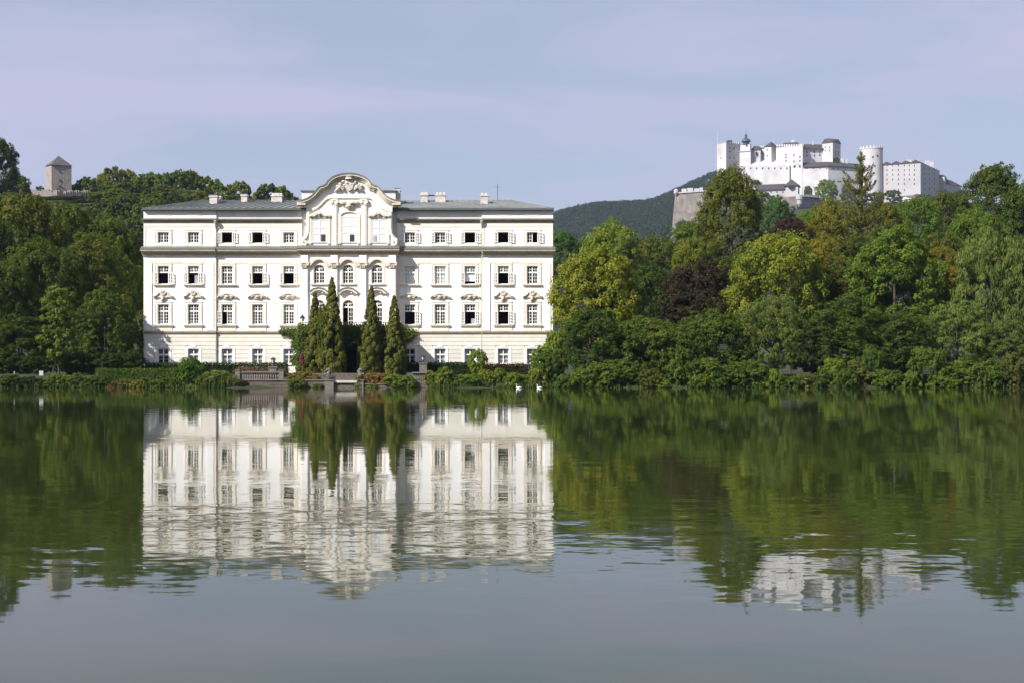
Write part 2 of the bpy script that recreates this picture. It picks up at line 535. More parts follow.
def holes_wall(mb, x0, x1, z0, z1, y, holes, depth=0.32):
    xs_ = sorted({x0, x1, *[h[0] for h in holes], *[h[1] for h in holes]})
    zs_ = sorted({z0, z1, *[h[2] for h in holes], *[h[3] for h in holes]})
    xs_ = [v for v in xs_ if x0-1e-6 <= v <= x1+1e-6]; zs_ = [v for v in zs_ if z0-1e-6 <= v <= z1+1e-6]
    for i in range(len(xs_)-1):
        for j in range(len(zs_)-1):
            cx, cz = (xs_[i]+xs_[i+1])/2, (zs_[j]+zs_[j+1])/2
            if any(h[0] < cx < h[1] and h[2] < cz < h[3] for h in holes): continue
            mb.poly([(xs_[i], y, zs_[j]), (xs_[i+1], y, zs_[j]), (xs_[i+1], y, zs_[j+1]), (xs_[i], y, zs_[j+1])])
    for a, c, d, e in holes:
        a, c, d, e = max(a, x0), min(c, x1), max(d, z0), min(e, z1)
        if a >= c or d >= e: continue
        for p, q in (((a, d), (a, e)), ((a, e), (c, e)), ((c, e), (c, d)), ((c, d), (a, d))):
            mb.poly([(p[0], y, p[1]), (q[0], y, q[1]), (q[0], y+depth, q[1]), (p[0], y+depth, p[1])])

HW = 5.5*S
LEFTC = [163.7, 193.8, 227.1, 257.6, 288.8]
MIDC = [320.5, 349.2, 378.0]
RIGHTC = [409.8, 440.1, 470.0, 503.3, 532.3]
def ycol(px):
    if px < 216.6 or px > 481.8: return YC
    if 302 < px < 397: return YR
    return Y0
ROWS = {'third': (243.0, 232.3), 'second': (284.0, 266.0), 'first': (324.3, 304.3), 'ground': (363.5, 348.5)}
BAYS = [(144.0, 216.6, YC), (216.6, 302.0, Y0), (302.0, 397.0, YR), (397.0, 481.8, Y0), (481.8, 553.0, YC)]
def hole(px, row, mid=False):
    b_, t_ = ROWS[row]
    if mid and row == 'first': b_, t_ = 330.0, 300.5
    if mid and row == 'second': t_ = 265.5
    return (FX(px)-HW, FX(px)+HW, FZ(b_), FZ(t_))

ZS = FZ(332.5)        # string course
ZC0, ZC1 = FZ(255.5), FZ(247.3)
ZA = FZ(209.0)
wall = MB(); gfw = MB()
for a, c, y in BAYS:
    mid = y == YR
    cols = [p for p in LEFTC+MIDC+RIGHTC if a < p < c]
    hs = [hole(p, r, mid) for p in cols for r in (('second', 'first') if mid else ('third', 'second', 'first'))]
    holes_wall(wall, FX(a), FX(c), ZS, ZC1 if mid else ZA, y, hs)
    for px in (a, c):
        if y != Y0: wall.poly([(FX(px), y, ZS), (FX(px), Y0+0.25, ZS), (FX(px), Y0+0.25, ZC1 if mid else ZA), (FX(px), y, ZC1 if mid else ZA)])
    # spandrels of the arched windows in the middle bay
    if mid:
        for p in cols:
            for r in ('second', 'first'):
                x0, x1, z0, z1 = hole(p, r, True)
                R = HW*1.0; rise = R*0.92
                for s in (-1, 1):
                    pts = [(FX(p)+s*(HW+0.01), z1+0.01), (FX(p)+s*(HW+0.01), z1-rise)]
                    pts += [(FX(p)+s*R*cos(k*pi/12), z1-rise+rise*sin(k*pi/12)) for k in range(0, 7)]
                    pts[-1] = (FX(p), z1+0.01)
                    wall.prism(pts, 'y', y+0.02, y+0.3)
    # rusticated ground floor: courses with open joints
    if not mid:
        hs = [hole(p, 'ground') for p in cols]
        holes_wall(gfw, FX(a), FX(c), ZG-0.3, ZS, y+0.02, hs)
        z = ZG+0.05
        while z < ZS-0.1:
            z1 = min(z+0.40, ZS-0.02)
            segs = [FX(a)+0.02] + sum([[h[0]-0.26, h[1]+0.26] for h in hs if h[2] < z1+0.02 and h[3]+0.25 > z], []) + [FX(c)-0.02]
            for k in range(0, len(segs), 2):
                gfw.box(segs[k], segs[k+1], y-0.03, y+0.015, z, z1)
            z += 0.435
    else:
        holes_wall(gfw, FX(a), FX(c), ZG-0.3, ZS, y+0.02, [(FX(341), FX(358), ZG-0.3, FZ(340))])
XL, XR, YB = FX(144.0), FX(553.0), 180.0
for x in (XL, XR):
    wall.poly([(x, YC+.1, ZS), (x, YB, ZS), (x, YB, ZA), (x, YC+.1, ZA)])
    gfw.poly([(x, YC+.1, ZG-.3), (x, YB, ZG-.3), (x, YB, ZS), (x, YC+.1, ZS)])
wall.poly([(XL, YB, ZS), (XR, YB, ZS), (XR, YB, ZA), (XL, YB, ZA)])
gfw.poly([(XL, YB, ZG-.3), (XR, YB, ZG-.3), (XR, YB, ZS), (XL, YB, ZS)])
wall.poly([(FX(302), Y0+.2, ZC1-.3), (FX(397), Y0+.2, ZC1-.3), (FX(397), Y0+.2, ZA), (FX(302), Y0+.2, ZA)])
wall.poly([(FX(302), YR, ZC1), (FX(397), YR, ZC1), (FX(397), Y0+.2, ZC1), (FX(302), Y0+.2, ZC1)])
wall.build('wall', WHITE, PAL)
gfw.build('ground_floor_wall', GROUNDF, PAL)

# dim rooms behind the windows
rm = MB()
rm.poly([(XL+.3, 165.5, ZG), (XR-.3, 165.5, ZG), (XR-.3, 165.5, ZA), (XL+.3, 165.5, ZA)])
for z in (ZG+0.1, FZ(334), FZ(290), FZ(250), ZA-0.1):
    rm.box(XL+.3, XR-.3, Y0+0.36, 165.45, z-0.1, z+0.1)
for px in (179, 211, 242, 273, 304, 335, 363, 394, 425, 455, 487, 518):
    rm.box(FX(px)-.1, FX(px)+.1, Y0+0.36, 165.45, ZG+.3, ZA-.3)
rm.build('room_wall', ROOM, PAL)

# cornices and bands, by bay
def course(mb, prof, ext=0.0):
    """prof: list of (z0, z1, proud). Mitred only by butting; corner bays run past the end of the facade."""
    for i, (a, c, y) in enumerate(BAYS):
        for z0, z1, pr in prof:
            x0, x1 = FX(a), FX(c)
            if i == 0: x0 -= pr*.4
            if i == 4: x1 += pr*.4
            if y == YR: x0 -= pr*0.6; x1 += pr*0.6
            if y == Y0:
                x0 += 0.004; x1 -= 0.004
            mb.box(x0, x1, y-pr, Y0+0.02 if y != Y0 else Y0+0.01, z0, z1)
    for z0, z1, pr in prof:
        mb.box(XL-pr*.4, XL+0.02, Y0+0.03, YB+pr, z0, z1)
        mb.box(XR-0.02, XR+pr*.4, Y0+0.03, YB+pr, z0, z1)
mc = MB()
course(mc, [(ZC0-0.05, ZC0+0.10, 0.16), (ZC0+0.263, ZC0+0.40, 0.38)])
mco = mc.build('main_cornice', STONETRIM, PAL)
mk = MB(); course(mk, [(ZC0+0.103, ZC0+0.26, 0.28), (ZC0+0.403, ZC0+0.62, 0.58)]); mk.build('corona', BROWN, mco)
lc = MB()
course(lc, [(ZC0+0.623, ZC0+0.67, 0.63)])
for i, (a, c, y) in enumerate(BAYS):                       # sloping lead cover
    x0, x1 = FX(a)+.01, FX(c)-.01
    pr = 0.61
    if i == 0: x0 -= pr*.4
    if i == 4: x1 += pr*.4
    if y == YR: x0 -= pr*.6; x1 += pr*.6
    lc.prism([(y-pr, ZC0+0.672), (Y0-0.01 if y != YR else YR-.01, ZC0+0.672), (Y0-0.01 if y != YR else YR-.01, ZC1+0.12)], 'x', x0, x1)
lc.build('cornice_cover', LEAD, PAL)
def course_wing(mb, prof, side):
    for i, (a, c, y) in enumerate(BAYS):
        if y == YR or (i < 2) != (side < 0): continue
        for z0, z1, pr in prof:
            x0, x1 = FX(a), FX(c)
            if i == 0: x0 -= pr*.4
            if i == 4: x1 += pr*.4
            mb.box(x0, x1, y-pr, Y0+.012, z0, z1)
    for z0, z1, pr in prof:
        if side < 0: mb.box(XL-pr*.4, XL+.02, Y0+.03, YB+pr, z0, z1)
        else: mb.box(XR-.02, XR+pr*.4, Y0+.03, YB+pr, z0, z1)
for side in (-1, 1):
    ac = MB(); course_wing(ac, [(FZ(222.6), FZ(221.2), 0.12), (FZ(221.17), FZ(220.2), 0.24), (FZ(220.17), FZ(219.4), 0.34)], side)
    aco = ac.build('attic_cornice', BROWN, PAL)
    al = MB(); course_wing(al, [(FZ(219.37), FZ(218.9), 0.38)], side); al.build('cornice_cover', LEAD, aco)
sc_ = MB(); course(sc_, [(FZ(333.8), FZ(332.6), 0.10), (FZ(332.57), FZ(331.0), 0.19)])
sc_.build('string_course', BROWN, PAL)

# cream bands and pilaster strips
bd = MB()
for a, c, y in BAYS:
    x0, x1 = FX(a)+.01, FX(c)-.01
    if y != YR:
        bd.box(x0, x1, y-.035, y+.01, FZ(227.0), FZ(222.7))
        bd.box(x0, x1, y-.03, y+.01, FZ(246.6), FZ(245.6))
        for px in ((a, c)):
            s = 1 if px == a else -1
            xx = FX(px)+s*.012
            bd.box(min(xx, xx+s*0.30), max(xx, xx+s*0.30), y-.045, y+.01, FZ(331-.3), FZ(263.2))
            bd.box(min(xx, xx+s*0.22), max(xx, xx+s*0.22), y-.045, y+.01, FZ(245.3), FZ(227.2))
    bd.box(x0, x1, y-.04, y+.01, FZ(263), FZ(259.6))
bd.build('cream_band', CREAM, PAL)
for px0, px1 in ((146.5, 152.5), (207.5, 214.2), (484.0, 490.0), (544.5, 550.5)):
    st = MB(); st.box(FX(px0), FX(px1), YC-.09, YC+.01, FZ(330.5), FZ(263.3)); st.build('corner_strip', WHITE, PAL)
# oval plaques on the attic
for p in LEFTC+RIGHTC:
    y = ycol(p)
    atp = MB(); atp.prism([(FX(p)+1.05*cos(k*pi/10), FZ(214.2)+0.22*sin(k*pi/10)) for k in range(20)], 'y', y-.025, y+.01); atp.build('attic_plaque', CREAM, PAL)

# ---- windows
HOODA = [(-9.6, 298.2), (-9.6, 296.4), (-7.2, 295.8), (-5.2, 294.2), (-4.0, 292.3), (-2.2, 292.9), (-0.9, 290.6), (0, 291.6), (0.9, 290.6),
         (2.2, 292.9), (4.0, 292.3), (5.2, 294.2), (7.2, 295.8), (9.6, 296.4), (9.6, 298.2), (5.5, 297.2), (2.2, 297.8), (1.6, 300.5), (-1.2, 301.0), (-2.2, 297.8), (-5.5, 297.2)]
HOODB = [(-9.8, 298.4), (-9.8, 297.0), (-7.0, 295.6), (-4.6, 294.6), (-2.0, 293.8), (0, 293.5), (2.0, 293.8), (4.6, 294.6), (7.0, 295.6), (9.8, 297.0), (9.8, 298.4),
         (6.0, 297.4), (3.2, 298.6), (0, 299.0), (-3.2, 298.6), (-6.0, 297.4)]

def bars(mb, x0, x1, z0, z1, y, cols, rows, w=0.034, m_=0.034, d=0.05):
    """a glazed leaf: border and glazing bars"""
    mb.box(x0, x0+w, y, y+d, z0, z1); mb.box(x1-w, x1, y, y+d, z0, z1)
    mb.box(x0+w, x1-w, y, y+d, z0, z0+w); mb.box(x0+w, x1-w, y, y+d, z1-w, z1)
    for i in range(1, cols):
        x = x0+(x1-x0)*i/cols
        mb.box(x-m_/2, x+m_/2, y+.005, y+d-.005, z0+w, z1-w)
    for j in range(1, rows):
        z = z0+(z1-z0)*j/rows
        mb.box(x0+w, x1-w, y+.008, y+d-.008, z-m_/2, z+m_/2)

def swung(x_h, z0, z1, y, w, side, ang, rows, win):
    """a casement leaf swung out round its hinge; side -1 = hung on the left jamb"""
    mb = MB(); bars(mb, 0, w, z0, z1, -0.02, 2, rows, 0.075, 0.04, 0.04)
    gb = MB(); gb.poly([(0.04, 0, z0+.04), (w-.04, 0, z0+.04), (w-.04, 0, z1-.04), (0.04, 0, z1-.04)])
    for k in (mb, gb):
        # the leaf lies at `ang` off the wall, away from the opening
        k.v = [(x_h+side*(p[0]*cos(ang)-p[1]*sin(ang)*1), y-0.03-p[0]*sin(ang)-p[1]*cos(ang), p[2]) for p in k.v]
    c = mb.build('casement', SASH, win)
    gb.build('pane', GLASS, win)

def window(px, row, state='closed', lead=0.0, curtain=None):
    mid = 302 < px < 397
    y = ycol(px)
    x0, x1, z0, z1 = hole(px, row, mid)
    xc = FX(px)
    yw = y+0.14
    arch = mid and row in ('second', 'first')
    fr = MB()
    w = 0.045
    fr.box(x0, x0+w, yw, yw+.09, z0, z1); fr.box(x1-w, x1, yw, yw+.09, z0, z1)
    fr.box(x0+w, x1-w, yw, yw+.09, z0, z0+w)
    if not arch: fr.box(x0+w, x1-w, yw, yw+.09, z1-w, z1)
    hasT = row != 'third'
    zt = {'third': z1-w, 'second': z0+(z1-z0)*0.64, 'first': z0+(z1-z0)*0.66, 'ground': z0+(z1-z0)*0.60}[row]
    if arch: zt = z0+(z1-z0)*(0.62 if row == 'second' else 0.76)
    if hasT: fr.box(x0+w, x1-w, yw-.01, yw+.085, zt-.045, zt+.045)
    ztop0 = zt+.045 if hasT else z1-w
    # upper lights
    if hasT:
        fr.box(xc-.022, xc+.022, yw-.005, yw+.08, ztop0, z1-w)
        rr = {'second': 1, 'first': 2, 'ground': 1}[row]
        if arch:
            bars(fr, x0+w, xc-.022, ztop0, z1-.30, yw+.01, 2, 1); bars(fr, xc+.022, x1-w, ztop0, z1-.30, yw+.01, 2, 1)
            for k in (1, 2, 4, 5):
                a = k*pi/6
                fr.ribbon([(xc+.1*cos(a), z1-.52+.1*sin(a)), (xc+.56*cos(a), z1-.54+.52*sin(a))], -.02, .02, yw+.012, yw+.05)
        elif row == 'second' or row == 'first':
            bars(fr, x0+w, xc-.022, ztop0, z1-w, yw+.01, 2, rr if row == 'first' else 2); bars(fr, xc+.022, x1-w, ztop0, z1-w, yw+.01, 2, rr if row == 'first' else 2)
        else:
            bars(fr, x0+w, xc-.022, ztop0, z1-w, yw+.01, 1, 1); bars(fr, xc+.022, x1-w, ztop0, z1-w, yw+.01, 1, 1)
    # lower leaves
    rows_ = {'third': 3, 'second': 3, 'first': 4, 'ground': 2}[row]
    if arch and row == 'first': rows_ = 5
    cols_ = 2 if row != 'ground' else 1
    zl0, zl1 = z0+w, (zt-.045 if hasT else z1-w)
    leftopen = state in ('open', 'left'); rightopen = state in ('open', 'right')
    if state == 'closed' or leftopen != rightopen or state == 'inner':
        pass
    if not (leftopen and rightopen):
        fr.box(xc-.022, xc+.022, yw-.005, yw+.08, zl0, zl1)
    if not leftopen: bars(fr, x0+w, xc-.022, zl0, zl1, yw+.01, cols_, rows_)
    if not rightopen: bars(fr, xc+.022, x1-w, zl0, zl1, yw+.01, cols_, rows_)
    win = fr.build('window', SASH, PAL)
    gb = MB()
    if hasT: gb.poly([(x0, yw+.045, ztop0), (x1, yw+.045, ztop0), (x1, yw+.045, z1), (x0, yw+.045, z1)])
    if not leftopen: gb.poly([(x0, yw+.045, zl0), (xc, yw+.045, zl0), (xc, yw+.045, zl1), (x0, yw+.045, zl1)])
    if not rightopen: gb.poly([(xc, yw+.045, zl0), (x1, yw+.045, zl0), (x1, yw+.045, zl1), (xc, yw+.045, zl1)])
    if gb.v: gb.build('pane', GLASS, win)
    lw = (x1-x0)/2-.04
    rnd = random.Random(int(px*10)+len(row))
    if leftopen and not mid: swung(x0+.03, zl0, zl1, y-.07, lw, -1, radians(rnd.uniform(3, 8)), rows_, win)
    if rightopen and not mid: swung(x1-.03, zl0, zl1, y-.07, lw, 1, radians(rnd.uniform(3, 10)), rows_, win)
    if state == 'right' and not leftopen and row != 'first' : pass
    if curtain:
        for (cm, ca, cb, fa, fb) in curtain:
            cb_ = MB(); n = 10
            xa, xb = x0+(x1-x0)*fa, x0+(x1-x0)*fb
            za, zb = z0+(z1-z0)*ca, z0+(z1-z0)*cb
            for k in range(n):
                p, q = xa+(xb-xa)*k/n, xa+(xb-xa)*(k+1)/n
                cb_.poly([(p, yw+.16+.03*(k % 2), za), (q, yw+.16+.03*((k+1) % 2), za), (q, yw+.16+.03*((k+1) % 2), zb), (p, yw+.16+.03*(k % 2), zb)])
            cb_.build('curtain', cm, win)
    # surround
    sr = MB()
    tw = 0.31
    if row == 'ground':
        sr.box(x0-.28, x0-.002, y-.07, y+.03, ZG+.2, z1+.10); sr.box(x1+.002, x1+.28, y-.07, y+.03, ZG+.2, z1+.10)
        sr.box(x0-.002, x1+.002, y-.068, y+.03, z1+.002, z1+.16)
        sr.prism([(xc-.32, z1+.163), (xc+.32, z1+.163), (xc+.22, z1+.36), (xc+.1, z1+.48), (xc-.1, z1+.48), (xc-.22, z1+.36)], 'y', y-.11, y+.02)
        sr.box(x0-.30, x1+.30, y-.13, y+.03, z0-.12, z0-.004)
        sr.build('surround', WHITE, win)
        return win
    if arch:
        pts = [(xc+(HW+.12)*cos(pi-k*pi/12), z1-HW*.92+(HW*.92+.12)*sin(pi-k*pi/12)) for k in range(13)]
        pts = [(pts[0][0], z0)] + pts + [(pts[-1][0], z0)]
        sr.ribbon(pts, -.10, .12, y-.05, y+.01)
        sr.build('surround', CREAM, win)
        if row == 'second':
            sb = MB(); sb.box(x0-.3, x1+.3, y-.16, y+.02, z0-.16, z0-.01); sb.build('sill', STONETRIM, win)
            hb = MB()
            hp = [(xc-1.15, z1-.20), (xc-.85, z1-.05), (xc-.62, z1+.25), (xc-.32, z1+.48), (xc, z1+.55), (xc+.32, z1+.48), (xc+.62, z1+.25), (xc+.85, z1-.05), (xc+1.15, z1-.20)]
            hb.ribbon(hp, -.14, .03, y-.30, y+.01); hb.ribbon(hp, .032, .14, y-.14, y+.01)
            hb.build('hood', STONETRIM, win)
        else:
            zb = FZ(291.8)
            hp = [(xc-1.0, zb-.16), (xc-.8, zb-.05), (xc-.5, zb+.18), (xc, zb+.28), (xc+.5, zb+.18), (xc+.8, zb-.05), (xc+1.0, zb-.16)]
            hb = MB(); hb.ribbon(hp, -.02, .16, y-.42, y+.01)
            for s in (-.75, -.4, 0, .4, .75):
                hb.lathe([(.02, -.16), (.12, -.1), (.14, 0), (.08, .1), (.01, .13)], (xc+s, y-.18, zb-.06-abs(s)*.1+(.14 if s == 0 else 0)), 8)
            hb.build('hood', STONETRIM, win)
            hl = MB(); hl.ribbon(hp, -.16, -.022, y-.46, y+.01); hl.build('hood_cover', LEAD, win)
        return win
    zb, ztp = (z0-.02, z1+.30)
    for s, xa in ((-1, x0), (1, x1)):
        sr.box(min(xa+s*.003, xa+s*tw), max(xa+s*.003, xa+s*tw), y-.055, y+.01, z0-.02, z1+.003)
        sr.box(min(xa+s*tw*.72, xa+s*tw), max(xa+s*tw*.72, xa+s*tw), y-.085, y-.053, z0-.02, z1+.003)
    sr.box(x0-tw, x1+tw, y-.057, y+.01, z1+.006, z1+.28)
    sr.box(x0-tw-.04, x1+tw+.04, y-.088, y-.054, z1+.21, z1+.30)
    if row == 'third': sr.box(x0-tw, x1+tw, y-.057, y+.01, z0-.30, z0-.023)
    if row == 'second':
        sr.prism([(xc-.30, z1+.283), (xc+.30, z1+.283), (xc+.1, z1+.40), (xc-.1, z1+.40)], 'y', y-.1, y+.01)
    if row == 'first': sr.box(x0-tw-.02, x1+tw+.02, y-.06, y+.01, FZ(331)+.02, z0-.30)
    sr.build('surround', CREAM, win)
    if row in ('second', 'first'):
        sb = MB()
        sb.box(x0-tw-.14, x1+tw+.14, y-.22, y+.02, z0-.15, z0-.024)
        if row == 'first': sb.box(x0-tw-.06, x1+tw+.06, y-.13, y+.02, z0-.29, z0-.153)
        sb.build('sill', STONETRIM, win)
    if row == 'first':
        hb = MB(); corner = y == YC
        pts = [(xc+p*S, FZ(q)) for p, q in (HOODA if corner else HOODB)]
        hb.prism(pts, 'y', y-.17, y+.01)
        hb.ribbon([(xc+p*S, FZ(q)) for p, q in (HOODA[1:14] if corner else HOODB[1:10])], -.05, .05, y-.29, y-.02)
        if corner:
            for a in (-55, -30, 0, 30, 55):
                aa = radians(a)
                hb.tube([(xc+.1*sin(aa), y-.22, FZ(295.2)), (xc+.42*sin(aa), y-.25, FZ(295.2)+.42*cos(aa))], [.07, .04], 6)
            hb.tube([(xc, y-.2, FZ(296.5)), (xc-.022, y-.24, FZ(299.0)), (xc-.18, y-.16, FZ(301.5))], [.16, .13, .04], 7)
        else:
            hb.lathe([(.03, -.14), (.2, -.1), (.24, 0), (.2, .1), (.03, .14)], (xc, y-.17, FZ(296.6)), 10)
            for s in (-1, 1): hb.tube([(xc+s*.25, y-.2, FZ(295.6)), (xc+s*.55, y-.22, FZ(296.3)), (xc+s*.8, y-.18, FZ(296.6))], [.05, .09, .04], 6)
        hb.build('hood', STONETRIM, win)
    return win

lace = [(CURT, 0.02, 0.98, 0.03, 0.36), (CURT, 0.02, 0.98, 0.64, 0.97), (CURT, 0.02, 0.3, 0.36, 0.64)]
lace2 = [(CURT, 0.02, 0.16, 0.05, 0.46), (CURT, 0.02, 0.12, 0.55, 0.95)]
full = [(BLIND, 0.02, 0.98, 0.03, 0.97)]
third = ['closed', 'closed', 'open', 'open', 'closed', 'inner', 'inner', 'open', 'open', 'right']
second = ['open', 'open', 'closed', 'open', 'open', 'closed', 'closed', 'open', 'open', 'closed']
first = ['closed', 'closed', 'left', 'closed', 'closed', 'open', 'closed', 'open', 'open', 'closed']
for k, p in enumerate(LEFTC+RIGHTC):
    s3 = third[k]
    w3 = window(p, 'third', 'closed' if s3 == 'inner' else s3)
    if s3 == 'inner':                                   # outer storm leaves folded back, inner sash shut
        x0, x1, z0, z1 = hole(p, 'third')
        for sd, xa in ((-1, x0), (1, x1)): swung(xa-sd*.03, z0+.06, z1-.06, ycol(p)-.07, .5, sd, radians(5), 3, w3)
    c2 = None
    if k in (5, 6): c2 = full
    if k == 7: c2 = [(BLIND, 0.16, 0.60, 0.03, 0.97), (CURT, 0.64, 0.98, 0.03, 0.97)]
    if k == 1: c2 = [(CURT, 0.05, 0.5, 0.55, 0.97), (CURT, 0.64, 0.98, 0.05, 0.95)]
    if k in (3, 4, 8): c2 = [(CURT, 0.64, 0.98, 0.05, 0.95)]
    window(p, 'second', second[k], curtain=c2)
    cf = None
    if k in (0, 1): cf = lace2
    elif k in (2, 7): cf = [(CURT, .02, .3, .6, .95)]
    elif k in (3, 9): cf = [(CURT, .02, .98, .03, .2), (CURT, .02, .98, .8, .97)]
    elif k == 6: cf = [(CURT, .02, .98, .03, .16)]
    elif k == 4: cf = [(CURT, .7, .98, .03, .97)]
    window(p, 'first', first[k], curtain=cf)
    window(p, 'ground', 'closed', curtain=lace if k not in (0, 5) else [(CURT, .45, .62, .03, .97)])
for p in MIDC:
    window(p, 'second', 'closed')
    window(p, 'first', 'left' if p == MIDC[1] else 'closed')

# ---- giant pilasters of the middle bay
for a, c in ((303.0, 309.2), (332.3, 338.6), (360.6, 367.2), (390.0, 396.4)):
    pb = MB()
    x0, x1 = FX(a), FX(c)
    pb.box(x0, x1, YR-.22, YR+.01, FZ(330.8), FZ(269.3))
    pb.box(x0-.09, x1+.09, YR-.28, YR+.01, FZ(330.8), FZ(328.6))
    pb.box(x0-.05, x1+.05, YR-.25, YR+.01, FZ(328.57), FZ(327.3))
    pb.box(x0-.06, x1+.06, YR-.27, YR+.01, FZ(269.27), FZ(268.6))
    pil = pb.build('pilaster', WHITE, PAL)
    cb = MB()
    xc = (x0+x1)/2; hw = (x1-x0)/2
    cb.frustum([(x0, YR-.22), (x1, YR-.22), (x1, YR), (x0, YR)], FZ(268.57), [(x0-.12, YR-.36), (x1+.12, YR-.36), (x1+.12, YR), (x0-.12, YR)], FZ(264.2))
    cb.box(x0-.17, x1+.17, YR-.42, YR+.01, FZ(264.17), FZ(263.1))
    for s in (-1, 1):
        cb.tube([(xc+s*(hw+.02), YR-.42, FZ(265.2)), (xc+s*(hw+.02), YR-.1, FZ(265.2))], .14, 8)
    for s in (-.5, 0, .5):
        cb.tube([(xc+s*hw, YR-.27, FZ(268.4)), (xc+s*hw*1.15, YR-.35, FZ(266.6)), (xc+s*hw*1.2, YR-.45, FZ(266.0))], [.1, .09, .03], 6)
    cb.build('capital', STONETRIM, pil)
    eb = MB(); eb.box(x0-.03, x1+.03, YR-.2, YR+.01, FZ(263.07), ZC0-.054); eb.build('entablature_block', WHITE, pil)

# ---- the gable
GC = 350.3
def G(dx, py): return (FX(GC+dx), FZ(py))
half = [(-51.5, 202.6), (-48, 202.3), (-44.5, 201.6), (-41, 200.3), (-37.5, 198.2), (-34.5, 195.6), (-32, 192.4), (-30, 189.8), (-28, 188.2), (-25.3, 187.9), (-23.6, 186.6)]
arc = [(-22.2*cos(k*pi/28), 187.8-12.3*sin(k*pi/28)) for k in range(1, 28)]
curve = half + arc + [(-a, b_) for a, b_ in half[::-1]]
body = [(a*0.985, b_+1.4) for a, b_ in curve[1:-1]]
flank = [(43.0, 206), (42.6, 214), (42.8, 229), (43.6, 234), (45.3, 237.3), (47.6, 239.6), (48.6, 242), (48.4, 244.6), (47.2, 246.8)]
body = body + flank + [(-a, b_) for a, b_ in flank[::-1]]
gb = MB(); gb.prism([G(*p) for p in body], 'y', YR+.05, YR+1.15)
gab = gb.build('gable', WHITE, PAL)
cpts = [G(*p) for p in curve]
gcn = MB()
gcn.ribbon(cpts, .03, .20, YR-.52, YR+1.05)
gcn.ribbon(cpts, .203, .36, YR-.32, YR+.06)
gcn.ribbon(cpts, .363, .52, YR-.16, YR+.06)
for s in (-1, 1):          # cornice returns
    gcn.box(*sorted((FX(GC+s*51.3), FX(GC+s*42.7))), YR-.66, YR+1.0, FZ(206.6), FZ(204.75))
    gcn.box(*sorted((FX(GC+s*48), FX(GC+s*42.7))), YR-.35, YR+.9, FZ(208.3), FZ(206.63))
gcn.build('gable_cornice', GABST, gab)
gl = MB(); gl.ribbon(cpts, -.10, .028, YR-.58, YR+1.1); gl.build('gable_cornice_cover', mat('dark_lead', (0.17, 0.165, 0.15), .6, .2, 2), gab)
gt = MB()
inner = [(-41, 212.5), (-36.5, 210.8), (-32, 208.6), (-28.5, 205.4), (-25.5, 202), (-22.5, 199.6), (-18.5, 198.4)]
inn = inner + [(0, 198.4)] + [(-a, b_) for a, b_ in inner[::-1]]
gt.ribbon([G(*p) for p in inn], -.07, .10, YR-.1, YR+.06)
for s in (-1, 1):
    gt.ribbon([G(s*a, b_) for a, b_ in [(40.8, 213), (40.6, 229), (41.3, 234.5), (43.5, 238.2), (45.8, 240.4), (46.8, 242.6), (46.0, 245.2), (43.6, 245.6), (42.4, 243.6), (43.4, 242.0), (44.6, 242.8)]], -.12, .12, YR-.14, YR+.06)
    for a, c in ((11.8, 17.4),):
        gt.box(*sorted((FX(GC+s*a), FX(GC+s*c))), YR-.1, YR+.06, FZ(246.5), FZ(206))
    for q, zz_ in ((14.6, 203.4),):
        gt.box(*sorted((FX(GC+s*11.4), FX(GC+s*17.8))), YR-.2, YR+.06, FZ(205.97), FZ(205))
        for e in (-1, 1): gt.tube([(FX(GC+s*q+e*2.6), YR-.28, FZ(203.2)), (FX(GC+s*q+e*2.6), YR, FZ(203.2))], .17, 8)
        gt.box(*sorted((FX(GC+s*11.6), FX(GC+s*17.6))), YR-.18, YR+.06, FZ(204.9), FZ(201.9))
        gt.box(*sorted((FX(GC+s*11.0), FX(GC+s*18.2))), YR-.26, YR+.06, FZ(201.8), FZ(200.6))
gt.build('gable_moulding', CREAM, gab)
gp = MB()
for s in (-1, 1): gp.box(*sorted((FX(GC+s*12.8), FX(GC+s*16.4))), YR-.14, YR-.09, FZ(246.4), FZ(206.4))
gp.build('gable_pilaster', WHITE, gab)
# coat of arms with supporters, swag
cr = random.Random(5)
ca = MB()
ca.prism([G(a*1.0, b_) for a, b_ in [(-4.6, 183), (-3.4, 181), (0, 181.8), (3.4, 181), (4.6, 183), (4.2, 188), (2.6, 191), (0, 192.4), (-2.6, 191), (-4.2, 188)]], 'y', YR-.24, YR+.06)
ca.lathe([(.05, 0), (.5, .03), (.42, .2), (.5, .36), (.25, .5), (.05, .62)], (FX(GC), YR-.1, FZ(181)), 9)
for s in (-1, 1):
    for k in range(13):
        a = cr.uniform(0.2, 1.25); r = cr.uniform(5.2, 12.5)
        x, z = FX(GC+s*r*sin(a)*1.08), FZ(190.5)+S*r*cos(a)*0.72
        ca.lathe([(.02, -.16), (.14, -.1), (.2, 0), (.13, .12), (.02, .17)], (x, YR-cr.uniform(.02, .16), z), 7)
    ca.tube([G(s*5.5, 191)[:1]+(YR-.15,)+G(s*5.5, 191)[1:], (FX(GC+s*8.5), YR-.2, FZ(188)), (FX(GC+s*11.5), YR-.16, FZ(190.5)), (FX(GC+s*14.5), YR-.06, FZ(193))], [.16, .22, .18, .06], 7)
ca.build('coat_of_arms', ARMS, gab)
sw = MB()
